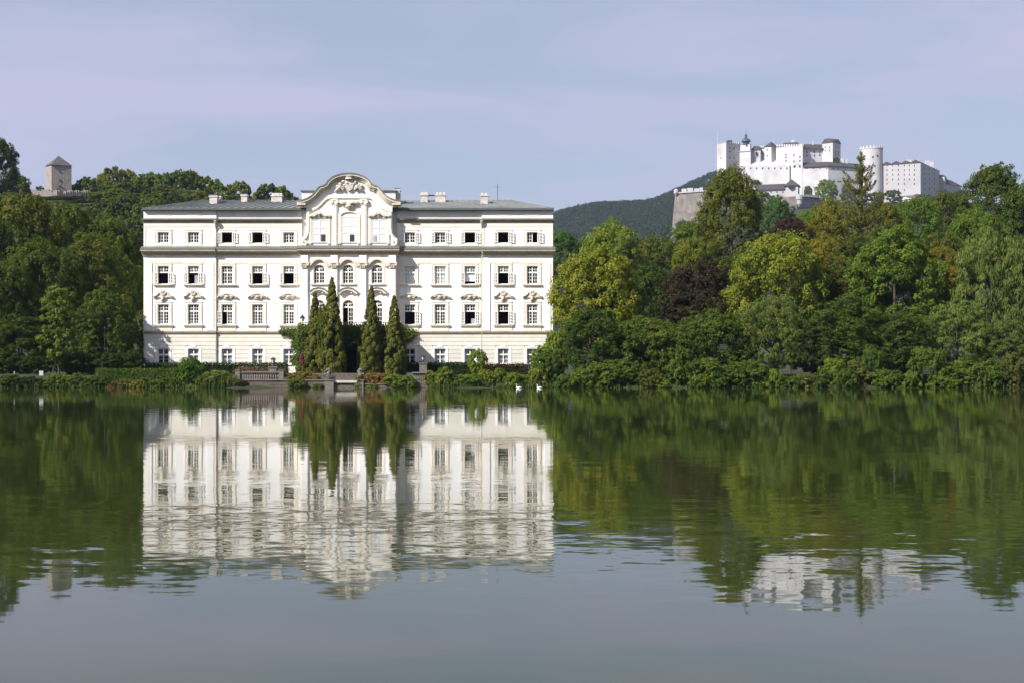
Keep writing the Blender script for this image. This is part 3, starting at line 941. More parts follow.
for s in (-1, 1):
    sw.tube([(FX(GC), YR-.16, FZ(205)), (FX(GC+s*4), YR-.22, FZ(203.4)), (FX(GC+s*7.5), YR-.2, FZ(204.2)), (FX(GC+s*10.5), YR-.1, FZ(202.2))], [.20, .22, .18, .07], 7)
    sw.tube([(FX(GC+s*1.5), YR-.15, FZ(206)), (FX(GC+s*3.0), YR-.2, FZ(208)), (FX(GC+s*1.6), YR-.1, FZ(210.5))], [.14, .12, .05], 7)
sw.tube([(FX(GC), YR-.16, FZ(204)), (FX(GC), YR-.28, FZ(207.5)), (FX(GC), YR-.1, FZ(211.5))], [.28, .26, .06], 8)
sw.build('swag', STONETRIM, gab)
for dx, top, hw in ((-29.4, 220.5, 7.6), (0, 217.5, 8.0), (29.4, 220.5, 7.6)):
    fb = MB()
    x0, x1 = FX(GC+dx-hw), FX(GC+dx+hw); xc = FX(GC+dx); zb = FZ(243.5); zt = FZ(top)
    for a, c in ((x0, x0+.1), (x1-.1, x1), (xc-.06, xc+.06)): fb.box(a, c, YR-.05, YR+.06, zb, zt)
    for z in (zb, zb+(zt-zb)*.36, zb+(zt-zb)*.62, zt-.1): fb.box(x0, x1, YR-.045, YR+.06, z, z+.08)
    for a in (.25, .75): fb.box(x0+(x1-x0)*a-.02, x0+(x1-x0)*a+.02, YR-.03, YR+.06, zb, zt)
    wn = fb.build('window', SASH, gab)
    bb = MB(); bb.box(x0+.05, x1-.05, YR-.01, YR+.052, zb+.04, zt-.04); bb.build('blind', BLIND, wn)
    db = MB()
    q = {-29.4: (1.5, 5.6), 0: (0.6, 4.8), 29.4: (-5.6, -2.2)}[dx]
    db.box(xc+q[0]*S, xc+q[1]*S, YR-.06, YR+.0, FZ(242.2), FZ(235.5) if dx < 20 else FZ(236.5))
    db.build('open_pane', DARKW if dx == 0 else (ROOM if dx < 0 else CURT), wn)
    tb = MB()
    pts = [(x0-.16, zb-.1), (x0-.16, zt+.1)]+[(xc+(hw*S+.16)*cos(pi-k*pi/8), zt+.1+(.5 if dx == 0 else .22)*sin(pi-k*pi/8)) for k in range(1, 8)]+[(x1+.16, zt+.1), (x1+.16, zb-.1)]
    tb.ribbon(pts, -.14, .14, YR-.09, YR+.055)
    tb.build('surround', CREAM, wn)
    if dx:
        hb = MB()
        hp = [(xc+a*S, FZ(b_)) for a, b_ in [(-10.8, 216.8), (-8.5, 215.8), (-5.5, 216.3), (-3, 214.4), (0, 213.3), (3, 214.4), (5.5, 216.3), (8.5, 215.8), (10.8, 216.8)]]
        hb.ribbon(hp, -.08, .16, YR-.3, YR+.06)
        hb.tube([(xc, YR-.25, FZ(214.5)), (xc, YR-.12, FZ(218.2))], [.2, .06], 7)
        hb.build('hood', STONETRIM, wn)

# ---- roof
rb = MB()
e = 0.3; ex = 0.02
X8 = lambda px: (px-512)*168/F
foot = [(XL-ex, YC-e), (XR+ex, YC-e), (XR+ex, YB+e), (XL-ex, YB+e)]
top = [(X8(205), 168.0), (X8(510), 168.0), (X8(510), 174.5), (X8(205), 174.5)]
zr0, zr1 = ZA+.03, CAMZ+(HZ-200.2)*168/F
rb.frustum(foot, zr0, top, zr1)
def P3(a, c, t_): return (a[0]+(c[0]-a[0])*t_, a[1]+(c[1]-a[1])*t_, a[2]+(c[2]-a[2])*t_)
n = 52
for k in range(n+1):
    u = k/n
    A = (foot[0][0]+(foot[1][0]-foot[0][0])*u, foot[0][1], zr0); B = (top[0][0]+(top[1][0]-top[0][0])*u, top[0][1], zr1)
    rb.tube([(A[0], A[1], A[2]+.02), (B[0], B[1], B[2]+.02)], .06, 4)
roof = rb.build('roof', ROOFM, PAL)
gu = MB()
gu.box(XL-ex-.06, XR+ex+.06, YC-e-.14, YC-e+.3, ZA-.16, ZA+.027)
gu.box(XL-ex-.06, XL+.3, YC-e+.31, YB+e, ZA-.16, ZA+.027); gu.box(XR-.3, XR+ex+.06, YC-e+.31, YB+e, ZA-.16, ZA+.027)
gu.build('gutter', mat('gutter_zinc', (0.10, 0.105, 0.105), .5, .1, 2), roof)
def PX(px, y): return (px-512)*y/F
def PZ(py, y): return CAMZ+(HZ-py)*y/F
def chimney(p0, p1, t_, b_, y=165.0, pots=0):
    cb = MB()
    x0, x1 = PX(p0, y), PX(p1, y); z0, z1 = PZ(b_, y)-.6, PZ(t_, y)
    cb.box(x0, x1, y, y+.9, z0, z1-.22); cb.box(x0-.07, x1+.07, y-.07, y+.97, z1-.218, z1-.06)
    c = cb.build('chimney', CHIM, roof)
    kb = MB()
    if pots:
        for k in range(pots):
            xx = x0+(x1-x0)*(k+.5)/pots
            kb.box(xx-.13, xx+.13, y+.2, y+.7, z1-.058, z1+.18)
    else:
        kb.box(x0-.02, x1+.02, y, y+.9, z1-.058, z1+.06)
    c2 = kb.build('cap', SHING if not pots else CHIM, None); c2.location = (0, 0, 0)
    mw = Vector(PAL.location); c2.data.transform(Matrix.Translation(-mw)); c2.parent = roof; c2.name = 'chimney_cap'
for a in ((209.5, 217.0, 195, 205, 164.0, 0), (217.4, 220.6, 195.5, 203, 165.2, 0), (241, 247, 194, 203, 166.0, 0), (271.2, 281.8, 194.4, 202.6, 166.0, 4), (420.6, 427.6, 193.6, 201.5, 166.0, 3), (435.4, 445.4, 193.6, 201.5, 166.0, 3), (480.4, 487.8, 194.2, 205, 164.0, 2)):
    chimney(*a)
pb = MB(); pb.tube([(PX(428, 166.5), 166.5, PZ(195.5, 166.5)), (PX(435, 166.5), 166.5, PZ(195.5, 166.5))], .07, 6)
pb.build('stove_pipe', IRON, roof)
an = MB(); an.tube([(PX(497.5, 167.5), 167.5, PZ(201, 167.5)), (PX(497.5, 167.5), 167.5, PZ(183.5, 167.5))], .025, 5)
for q in (-.35, .35): an.tube([(PX(497.5, 167.5)+q, 167.5, PZ(187, 167.5)), (PX(497.5, 167.5)-q*.2, 167.5, PZ(187.2, 167.5))], .015, 4)
an.build('antenna', IRON, roof)
for a, c in ((301.8, 327), (376, 395.4)):
    db = MB(); y = 163.2
    db.box(PX(a, y), PX(c, y), y, y+3, ZA+.2, PZ(191.3, y)); d_ = db.build('dormer', WHITE, roof)
    dr = MB(); dr.box(PX(a, y)-.15, PX(c, y)+.15, y-.2, y+3.2, PZ(191.27, y), PZ(190.2, y)); d2 = dr.build('dormer_roof', ROOFM, roof)
chimney(394, 400, 188.6, 200, 163.8, 0)

# downpipes
for px in (216.4, 482.0):
    db = MB()
    xx = FX(px)
    db.tube([(xx, Y0-.42, FZ(222)), (xx, Y0-.42, FZ(224.5)), (xx, Y0-.14, FZ(229)), (xx, Y0-.14, FZ(246.4))], .075, 7)
    db.tube([(xx, Y0-.14, FZ(256)), (xx, Y0-.14, FZ(330))], .08, 7)
    db.tube([(xx, Y0-.14, FZ(334.5)), (xx, Y0-.14, ZG)], .08, 7)
    db.lathe([(.09, 0), (.2, .28), (.2, .42)], (xx, Y0-.42, FZ(224.5)), 8)
    for py in (240, 275, 300, 320, 350): db.box(xx-.12, xx+.12, Y0-.23, Y0+.01, FZ(py)-.03, FZ(py)+.03)
    db.build('downpipe', mat('painted_pipe', (0.34, 0.33, 0.30), .6, .1, 2) if px < 300 else bpy.data.materials['painted_pipe'], PAL)

# portico carrying the balcony
pb = MB(); YP = 155.6
holes_wall(pb, PX(299, YP), PX(402, YP), ZG-.3, PZ(331, YP), YP, [(PX(341.5, YP), PX(361.5, YP), ZG-.3, PZ(343, YP)), (PX(310, YP), PX(330, YP), ZG-.3, PZ(345, YP)), (PX(372, YP), PX(390, YP), ZG-.3, PZ(345, YP))], .5)
for px in (299, 402):
    x = PX(px, YP); pb.poly([(x, YP, ZG-.3), (x, YR-.3, ZG-.3), (x, YR-.3, PZ(331, YP)), (x, YP, PZ(331, YP))])
por = pb.build('portico', GROUNDF, PAL)
fb = MB(); fb.box(PX(298, YP), PX(403, YP), YP-.25, YR-.26, PZ(330.9, YP), PZ(329.3, YP)); fb.build('balcony_floor', STONETRIM, por)
rb_ = MB(); zb = PZ(329.25, YP); zt = zb+.68
x0, x1 = PX(299, YP), PX(402, YP)
rb_.box(x0, x1, YP-.1, YP-.04, zt, zt+.045); rb_.box(x0, x1, YP-.1, YP-.04, zb+.06, zb+.11)
k = x0
while k < x1:
    rb_.tube([(k, YP-.07, zb), (k, YP-.07, zt)], .022, 5); k += .21
rb_.build('balcony_railing', IRON, por)
for px in (306, 334, 366, 398):
    q = MB(); x = PX(px, YP); q.box(x-.24, x+.24, YP-.3, YP+.2, zb+.003, zt+.02); q.box(x-.3, x+.3, YP-.36, YP+.26, zt+.023, zt+.12); q.build('railing_pier', WHITE, por)
# ------------------------------------------------------------------ hilltop fortress (about 1.3 km off)
FG = 'buildings of the hilltop fortress'
def poly_block(mb, foot, z0, z1):
    mb.prism(foot, 'z', z0, z1); return mb
def W2(px, y): return (PX(px, y), y)
def fbuild(name, label, cat, loc_px, y, zpy):
    return empty(name, (PX(loc_px, y), y, PZ(zpy, y)), label, cat, FG)
def slots(parent, y0, y1, p0, p1, rows, cols, w=.55, h=.9, jit=0, mat_=None, skip=()):
    """small windows on the face between (p0,y0) and (p1,y1), each an own mesh set into the face"""
    rr = random.Random(int(p0*7+y0))
    a = Vector((*W2(p0, y0), 0)); c = Vector((*W2(p1, y1), 0))
    d = (c-a).normalized(); nrm_ = Vector((d.y, -d.x, 0))
    for r in rows:
        for q in cols:
            if (r, q) in skip: continue
            p = a+(c-a)*q
            z = PZ(r, p.y)+rr.uniform(-jit, jit)
            mb = MB()
            pts = [p-d*w, p+d*w]
            f_ = [(v.x+nrm_.x*.12, v.y+nrm_.y*.12) for v in pts]+[(v.x-nrm_.x*.3, v.y-nrm_.y*.3) for v in pts[::-1]]
            mb.prism(f_, 'z', z-h, z+h)
            mb.build('window', mat_ or DARKW, parent)
def merlons(parent, p0, y0, p1, y1, n, zpy, h=1.5, w=.55, th=.8, name='battlement', m_=None):
    a = Vector((*W2(p0, y0), 0)); c = Vector((*W2(p1, y1), 0)); d = (c-a).normalized(); nr = Vector((-d.y, d.x, 0))
    mb = MB()
    for k in range(n):
        p = a+(c-a)*((k+.5)/n); hw = (c-a).length/n*w/2*1.0
        z = PZ(zpy, p.y)
        q = [p-d*hw, p+d*hw, p+d*hw+nr*th, p-d*hw+nr*th]
        mb.prism([(v.x, v.y) for v in q], 'z', z, z+h)
    return mb.build(name, m_ or FORT, parent)

# corner tower with flagpole
y = 1310.0
T = fbuild('corner_tower', 'plain white square tower with a flagpole at the left end of the fortress', 'fortress tower', 728, y, 190)
mb = MB(); ft = [W2(717, 1316), W2(726.2, 1302), W2(740.5, 1314), W2(731, 1330)]
poly_block(mb, ft, PZ(205, y), PZ(143.6, y)); mb.build('wall', FORT, T)
mb = MB(); ft2 = [W2(717.4, 1316), W2(726.2, 1302.8), W2(740, 1314), W2(731, 1329)]
mb.cone(ft2, PZ(143.5, y), (*W2(729, 1316), PZ(141.9, y))); mb.build('roof', FROOF, T)
merlons(T, 726.2, 1302, 740.5, 1314, 7, 143.6, 1.0); merlons(T, 717, 1316, 726.2, 1302, 5, 143.6, .7)
mb = MB(); mb.box(PX(727, y), PX(732, y), 1308, 1314, PZ(143.2, y), PZ(140.6, y)); mb.build('roof_hut', FROOF, T)
mb = MB(); mb.tube([(PX(718.6, y), 1316, PZ(144, y)), (PX(718.6, y), 1316, PZ(129, y))], [.16, .1], 6); mb.build('flagpole', CHIM, T)
slots(T, 1302, 1314, 726.2, 740.5, (148, 151.5, 158), (.25, .55), .6, .8, .4, None, ((151.5, .55),))
slots(T, 1316, 1302, 717, 726.2, (158,), (.45,), .5, .7)

# bell tower with onion dome
T = fbuild('bell_tower', 'white fortress tower with dark onion dome and spire', 'fortress tower', 745, 1305, 175)
mb = MB(); poly_block(mb, [W2(739.6, 1304), W2(750.6, 1300), W2(752, 1312), W2(741, 1316)], PZ(185, 1305), PZ(151.6, 1305))
poly_block(mb, [W2(740.4, 1304.4), W2(750, 1300.8), W2(751.2, 1311), W2(741.6, 1315)], PZ(151.5, 1305), PZ(145, 1305)); mb.build('wall', FORT, T)
mb = MB(); poly_block(mb, [W2(739.2, 1303.4), W2(751, 1299.2), W2(752.4, 1312.4), W2(740.6, 1316.6)], PZ(152, 1305), PZ(151.2, 1305)); mb.build('cornice', FORTG, T)
mb = MB(); c = (PX(746, 1306), 1306, PZ(145, 1306))
mb.lathe([(4.4, 0), (4.3, .5), (2.6, .8), (2.6, 2.4), (3.9, 2.6), (4.0, 3.1), (3.4, 4.4), (2.0, 5.6), (1.0, 6.2), (.95, 7.6), (1.25, 8.0), (.7, 9.0), (.2, 9.6), (.08, 12.2)], c, 12); mb.build('dome', COPPER, T)
mb = MB(); mb.box(c[0]-.5, c[0]+.7, 1301.6, 1302.6, PZ(147, 1305), PZ(144.4, 1305)); mb.build('window', DARKW, T)

# small chapel range between the bell tower and the pyramid tower
T = fbuild('gabled_house', 'small white house with dark gabled roof right of the onion dome', 'fortress house', 758, 1308, 165)
mb = MB(); poly_block(mb, [W2(751, 1306), W2(760.5, 1303), W2(763, 1314), W2(753, 1317)], PZ(170, 1308), PZ(150.5, 1308)); mb.build('wall', FORTG, T)
mb = MB(); mb.frustum([W2(750.6, 1305), W2(761, 1302), W2(763.4, 1315), W2(753, 1318)], PZ(150.4, 1308), [W2(754, 1309), W2(757.5, 1308), W2(760, 1312), W2(756.5, 1313)], PZ(145.9, 1308)); mb.build('roof', FROOF, T)
mb = MB(); mb.box(PX(755.6, 1303), PX(757, 1303), 1302.5, 1306, PZ(155, 1303), PZ(151.6, 1303)); mb.build('window', DARKW, T)
T = fbuild('stepped_house', 'narrow white house wedged beside the pyramid roofed tower', 'fortress house', 762, 1310, 165)
mb = MB(); poly_block(mb, [W2(760, 1309), W2(766, 1307), W2(767, 1316), W2(761, 1318)], PZ(170, 1310), PZ(148.6, 1310))
poly_block(mb, [W2(756, 1316), W2(764, 1315), W2(765, 1325), W2(757, 1326)], PZ(170, 1310), PZ(146.3, 1318)); mb.build('wall', FORT, T)
mb = MB(); poly_block(mb, [W2(759.7, 1308.4), W2(766.2, 1306.4), W2(767.2, 1316.5), W2(760.7, 1318.5)], PZ(148.5, 1310), PZ(147.9, 1310)); mb.build('roof', FROOF, T)
mb = MB(); mb.box(PX(761.2, 1307), PX(762.4, 1307), 1306.6, 1312, PZ(154, 1307), PZ(150.5, 1307)); mb.build('window', DARKW, T)
# pyramid-roofed tower
T = fbuild('pyramid_roofed_tower', 'low white tower under a dark pyramid roof in mid fortress', 'fortress tower', 770, 1304, 165)
ft = [W2(764.5, 1304), W2(771.4, 1299), W2(777, 1306), W2(770, 1312)]
mb = MB(); poly_block(mb, ft, PZ(170, 1304), PZ(146.9, 1304)); mb.build('wall', FORT, T)
mb = MB(); mb.cone([W2(763.6, 1304), W2(771.4, 1297.6), W2(778, 1306), W2(770, 1314)], PZ(146.9, 1304), (*W2(771.3, 1305), PZ(141.5, 1305))); mb.build('roof', FROOF, T)
mb = MB(); mb.tube([(*W2(773.2, 1306), PZ(145, 1306)), (*W2(773.2, 1306), PZ(137.8, 1306))], .18, 5); mb.build('finial', CHIM, T)
slots(T, 1304, 1299, 764.5, 771.4, (149.8, 155.8), (.4,), .5, .7)
slots(T, 1299, 1306, 771.4, 777, (149.8,), (.5,), .4, .6)
# rubble terrace + long white ring wall
T = fbuild('ring_wall', 'long bare white fortress wall with a row of dark loopholes', 'fortress wall', 765, 1292, 190)
mb = MB(); ft = [W2(739, 1300), W2(789.5, 1288), W2(790, 1300), W2(741, 1312)]
poly_block(mb, ft, PZ(205, 1294), PZ(165.6, 1294)); mb.build('wall', FORT, T)
mb = MB()                                           # sloping rubble glacis above the wall
b0 = [(*W2(740, 1300.4), PZ(165.9, 1300)), (*W2(779, 1291.4), PZ(165.9, 1291.4)), (*W2(779, 1308), PZ(157, 1306)), (*W2(741, 1316), PZ(157.4, 1312))]
mb.poly(b0); mb.poly([b0[0], b0[3], (b0[3][0], b0[3][1], b0[0][2])]); mb.poly([b0[1], (b0[2][0], b0[2][1], b0[1][2]), b0[2]])
mb.build('rubble_slope', RUBBLE, T)
slots(T, 1300, 1288, 739, 789.5, (168.3,), (.11, .23, .35, .47, .59, .71, .83, .95), .55, .75)

# main keep
T = fbuild('keep', 'tall white crenellated keep in the middle of the fortress', 'fortress keep', 790, 1290, 185)
mb = MB(); ft = [W2(776, 1296), W2(802.6, 1284), W2(805, 1312), W2(779, 1322)]
poly_block(mb, ft, PZ(200, 1290), PZ(146.5, 1290)); mb.build('wall', FORT, T)
merlons(T, 776, 1296, 802.6, 1284, 11, 146.5, 1.9, .62)
merlons(T, 802.6, 1284, 805, 1312, 5, 146.5, 1.9, .62, 2.0)
mb = MB(); mb.frustum([W2(777, 1297.6), W2(802, 1286.4), W2(804, 1311), W2(780, 1321)], PZ(146.3, 1290), [W2(784, 1304), W2(797, 1300), W2(798, 1306), W2(785, 1310)], PZ(142.4, 1302)); mb.build('roof', FROOF, T)
mb = MB(); mb.box(PX(792, 1303), PX(794.4, 1303), 1303, 1306, PZ(144, 1303), PZ(139.6, 1303)); mb.build('chimney', FORT, T)
slots(T, 1296, 1284, 776, 802.6, (154.5, 157.2, 161, 166.2), (.38, .68, .9), .5, .75, .5, None, ((157.2, .68), (154.5, .9), (166.2, .38)))
slots(T, 1288, 1284.8, 793, 801.0, (166.2,), (.2, .85), .7, .9)
# recessed palace range
T = fbuild('palace_range', 'white fortress range with long dark roof right of the keep', 'fortress range', 812, 1300, 180)
mb = MB(); poly_block(mb, [W2(802.5, 1296), W2(824, 1300), W2(824, 1316), W2(803, 1314)], PZ(195, 1300), PZ(148.6, 1300)); mb.build('wall', FORT, T)
mb = MB(); mb.frustum([W2(803, 1294), W2(824, 1298), W2(824, 1318), W2(803, 1316)], PZ(148.9, 1298), [W2(804, 1303), W2(824, 1305), W2(824, 1308), W2(804, 1307)], PZ(144.3, 1304)); mb.build('roof', FROOF, T)
mb = MB(); mb.box(PX(812.3, 1303), PX(813.3, 1303), 1302, 1304, PZ(147, 1303), PZ(140.8, 1303)); mb.build('chimney', FORT, T)
slots(T, 1296, 1300, 802.5, 824, (152.5, 155.5), (.2, .55, .8), .5, .8, .5)
# tall block
T = fbuild('tall_block', 'tallest white block with dark hipped roof near the round tower', 'fortress block', 831, 1296, 180)
mb = MB(); ft = [W2(822.2, 1300), W2(832.8, 1290), W2(840.6, 1302), W2(830, 1312)]
poly_block(mb, ft, PZ(195, 1296), PZ(142.8, 1296)); mb.build('wall', FORT, T)
mb = MB(); mb.frustum([W2(821.6, 1300), W2(832.8, 1288.6), W2(841.4, 1302), W2(830, 1313.6)], PZ(142.9, 1296), [W2(824.5, 1301.4), W2(828, 1298), W2(838.5, 1302), W2(833, 1307)], PZ(138.4, 1298)); mb.build('roof', FROOF, T)
slots(T, 1300, 1290, 822.2, 832.8, (147, 150.5), (.3, .7), .45, .7, .4); slots(T, 1290, 1302, 832.8, 840.6, (147, 151.5, 155), (.35, .7), .5, .9, .4)
T = fbuild('stub_turret', 'two small white chimney like stubs right of the tall block', 'turret', 844, 1292, 168)
mb = MB()
for a, c, tp in ((841.2, 844.4, 158.2), (844.9, 847.4, 158.6)): mb.box(PX(a, 1292), PX(c, 1292), 1291.5, 1295, PZ(168, 1292), PZ(tp, 1292))
mb.build('stub', FORT, T)
# long outer wall with covered walk
T = fbuild('covered_wall', 'high white outer wall topped by a long dark covered walk', 'fortress wall', 828, 1280, 190)
mb = MB(); poly_block(mb, [W2(802, 1284.6), W2(828, 1276), W2(862, 1290), W2(862, 1302), W2(804, 1300)], PZ(206, 1282), PZ(166.2, 1282)); mb.build('wall', FORT, T)
mb = MB()
for (p0, y0, p1, y1) in ((802.6, 1283.2, 828, 1274.6), (828, 1274.6, 861, 1288.4)):
    a = Vector((*W2(p0, y0), 0)); c = Vector((*W2(p1, y1), 0)); zb = PZ(166.4, 1280); zt = PZ(162.0, 1286)
    off = Vector((0, 9, 0))
    mb.poly([(a.x, a.y, zb), (c.x, c.y, zb), (c.x, c.y+9, zt), (a.x, a.y+9, zt)]); mb.poly([(a.x, a.y, zb-.5), (c.x, c.y, zb-.5), (c.x, c.y, zb), (a.x, a.y, zb)])
mb.build('roof', FROOF, T)
slots(T, 1284.6, 1276, 802, 828, (168.4,), (.2, .45, .7, .95), .5, .4); slots(T, 1276, 1290, 828, 862, (168.4,), (.15, .3), .5, .4); slots(T, 1276, 1290, 828, 862, (181.5,), (.3, .36), .7, .5)
# round tower
T = fbuild('round_tower', 'round white tower with crenellated top behind the bare conifer', 'fortress tower', 871.5, 1296, 195)
mb = MB(); R_ = 11.2*1290/F; c = (PX(871.4, 1296), 1296, PZ(212, 1296)); h = PZ(150.2, 1296)-c[2]
mb.lathe([(R_*1.03, 0), (R_, h*.6), (R_, h), (R_*1.03, h+.3), (R_*1.03, h+1.1)], c, 40); mb.build('wall', FORT, T, smooth=False)
mb = MB()
for k in range(20):
    a = 2*pi*k/20; d = .155*.55
    q = [(c[0]+r*cos(a+s_), c[1]+r*sin(a+s_)) for r, s_ in ((R_*1.03, -d), (R_*1.03, d), (R_*.93, d), (R_*.93, -d))]
    mb.prism(q, 'z', c[2]+h+1.103, c[2]+h+2.7)
mb.build('battlement', FORT, T)
for px, py in ((866, 158.5), (873, 157), (877.5, 155.6), (868, 170), (875, 166)):
    a = math.asin((PX(px, 1286)-c[0])/R_*.99)
    mb = MB(); x, yv = c[0]+R_*sin(a), c[1]-R_*cos(a); mb.box(x-.5, x+.5, yv-.15, yv+.6, PZ(py, 1287)-.9, PZ(py, 1287)+.9); mb.build('window', DARKW, T)
# barracks
T = fbuild('barracks', 'grey white barracks with rows of small windows at the fortress right end', 'fortress barracks', 905, 1290, 205)
cor = [W2(882, 1292), W2(920.6, 1276), W2(939.6, 1330), W2(905, 1346)]
mb = MB(); poly_block(mb, cor, PZ(222, 1285), PZ(162.0, 1276)); mb.build('wall', FORTG, T)
slots(T, 1292, 1276, 882, 920.6, (165.5, 170.0, 174.6, 179.4, 184), (.13, .28, .43, .58, .71, .84), .34, .8, .1, None, ((184, .28), (184, .71)))
slots(T, 1292, 1276, 882, 920.6, (190,), (.43, .58), .34, .8, .1)
slots(T, 1276, 1330, 920.6, 939.6, (169, 174, 179, 184, 189), (.2, .45, .7), .8, .8, .1)
mb = MB()     # saw-tooth roofs
a = Vector((*W2(882, 1292), 0)); c_ = Vector((*W2(920.6, 1276), 0)); d = (c_-a); L = d.length; d.normalize(); nrv = Vector((-d.y, d.x, 0))
zb = PZ(162.1, 1276)
nt_ = 4
for k in range(nt_):
    p0 = a+d*(L*k/nt_)-nrv*.5; p1 = a+d*(L*(k+1)/nt_)-nrv*.5; pm = a+d*(L*(k+.5)/nt_)-nrv*.5
    bk = nrv*42
    f0 = [(p0.x, p0.y, zb-.5), (p1.x, p1.y, zb-.5), (p1.x, p1.y, zb+.3), (pm.x, pm.y, zb+2.3), (p0.x, p0.y, zb+.3)]
    f1 = [(p[0]+bk.x, p[1]+bk.y, p[2]) for p in f0]
    mb.poly(f0); mb.poly(f1)
    for i in (2, 3): mb.poly([f0[i], f0[i+1], f1[i+1], f1[i]])
mb.build('roof', FROOF, T)
for p, yv, w_, t_ in ((909, 1296, 5, 159.6), (917.5, 1296, 2.5, 159.8), (927.4, 1316, 3, 160.4), (932, 1325, 2.6, 161.6)):
    mb = MB(); x = PX(p, yv); mb.box(x-w_/2, x+w_/2, yv, yv+3, zb-.4, PZ(t_, yv)); mb.build('chimney', FORT, T)
T = fbuild('end_house', 'lower greyish house with dark roof past the barracks', 'fortress house', 951, 1330, 205)
mb = MB(); poly_block(mb, [W2(938, 1330), W2(944.5, 1326), W2(947, 1345), W2(941, 1348)], PZ(215, 1330), PZ(177, 1330)); poly_block(mb, [W2(944, 1330), W2(961, 1344), W2(957, 1360), W2(943, 1350)], PZ(222, 1335), PZ(184.8, 1335)); mb.build('wall', FORTG, T)
mb = MB(); mb.frustum([W2(943.4, 1329), W2(962, 1344), W2(957.4, 1361), W2(942.4, 1351)], PZ(184.8, 1335), [W2(944.6, 1338), W2(950, 1343), W2(950, 1348), W2(944.6, 1344)], PZ(179.5, 1340))
mb.frustum([W2(937.4, 1329.5), W2(945, 1325.4), W2(947.4, 1346), W2(941, 1349)], PZ(177, 1330), [W2(938.6, 1332), W2(943.4, 1329), W2(946, 1344), W2(941.4, 1347)], PZ(175, 1332)); mb.build('roof', FROOF, T)
# lower works
T = fbuild('gatehouse', 'pale gatehouse with pyramid roof below the keep', 'gatehouse', 790, 1240, 200)
mb = MB(); poly_block(mb, [W2(785.5, 1242), W2(798, 1238), W2(799.5, 1252), W2(787, 1256)], PZ(205, 1240), PZ(185.6, 1240)); mb.build('wall', FORTG, T)
mb = MB(); mb.cone([W2(783.8, 1241), W2(799.6, 1236), W2(801, 1254), W2(785, 1258)], PZ(185.7, 1240), (*W2(791.6, 1246), PZ(178.2, 1240))); mb.build('roof', FROOF, T)
mb = MB(); mb.box(PX(789, 1238), PX(793.6, 1238), 1237.2, 1242, PZ(187.8, 1238), PZ(185.2, 1238)); mb.build('window', DARKW, T)
T = fbuild('long_shed', 'pale long building with dark sloping roof left of the gatehouse', 'fortress house', 772, 1245, 200)
mb = MB(); poly_block(mb, [W2(756, 1250), W2(786, 1243), W2(787, 1258), W2(757, 1264)], PZ(206, 1246), PZ(189.6, 1246)); mb.build('wall', FORTG, T)
mb = MB(); mb.frustum([W2(755, 1248.6), W2(786, 1241.6), W2(787, 1259), W2(756, 1266)], PZ(189.7, 1246), [W2(758, 1258), W2(785, 1251), W2(785.4, 1252), W2(758.4, 1259)], PZ(183.6, 1250)); mb.build('roof', FROOF, T)
slots(T, 1250, 1243, 756, 786, (192,), (.3, .5, .7, .9), .6, .5)
T = fbuild('lower_bastion', 'dark stone bastion with small corner turret below the gatehouse', 'bastion', 790, 1215, 215)
mb = MB(); poly_block(mb, [W2(752, 1226), W2(797, 1212), W2(822, 1236), W2(822, 1262), W2(752, 1255)], PZ(240, 1220), PZ(197.4, 1220)); mb.build('wall', BAST, T)
mb = MB(); c = (PX(799.5, 1212), 1213, PZ(207, 1212)); mb.lathe([(.6, 0), (2.3, 2.4), (2.3, 6.0), (2.9, 6.1), (2.9, 9.5), (.2, 10.4)], c, 10); mb.build('turret', FORTG, T)
mb = MB(); mb.frustum([W2(803, 1220), W2(820, 1228), W2(820, 1240), W2(803, 1234)], PZ(197.2, 1225), [W2(805, 1226), W2(816, 1232), W2(816, 1236), W2(805, 1230)], PZ(194.8, 1230)); mb.build('roof', LEAD, T)
T = fbuild('great_bastion', 'massive brown stained stone bastion falling away left of the fortress', 'bastion', 700, 1215, 235)
mb = MB(); y = 1215
mb.frustum([W2(670.4, 1222), W2(716, 1200), W2(760, 1214), W2(756, 1250), W2(676, 1250)], PZ(243, y), [W2(675.3, 1224), W2(715, 1205), W2(758, 1218), W2(756, 1248), W2(679, 1248)], PZ(192.4, y)); mb.build('wall', BAST, T)
mb = MB(); ftp = [W2(674.8, 1223.2), W2(715, 1204), W2(758.4, 1217), W2(756, 1249), W2(678.6, 1249)]
mb.frustum(ftp, PZ(192.37, y), ftp, PZ(191.2, y)); mb.build('parapet', FORTG, T)
mb = MB()
for p, w_, h_ in ((684, 3.6, 1.6), (690, 4.4, 2.2), (696.5, 4, 1.8), (701, 2.4, 2.6)): mb.box(PX(p, 1230)-w_/2, PX(p, 1230)+w_/2, 1228, 1231, PZ(192, 1230), PZ(191, 1230)+h_)
mb.build('parapet_hut', FORT, T)
mb = MB(); c = (PX(676.2, 1222), 1222.4, PZ(195.5, 1222)); mb.lathe([(.5, 0), (1.9, 2), (1.9, 4.2), (.3, 5.4)], c, 9); mb.build('turret', FORTG, T)
T = fbuild('hillside_house', 'small white gabled house in the trees below the barracks', 'house', 906, 1240, 205)
mb = MB(); poly_block(mb, [W2(899, 1250), W2(912, 1238), W2(917, 1248), W2(904, 1260)], PZ(212, 1240), PZ(199, 1240)); mb.build('wall', FORT, T)
mb = MB(); mb.frustum([W2(898, 1250), W2(912, 1236.6), W2(918, 1248), W2(904, 1262)], PZ(199, 1240), [W2(900.6, 1253), W2(901, 1252.6), W2(914.4, 1242.6), W2(914, 1243)], PZ(194.5, 1240)); mb.build('roof', FORT, T)

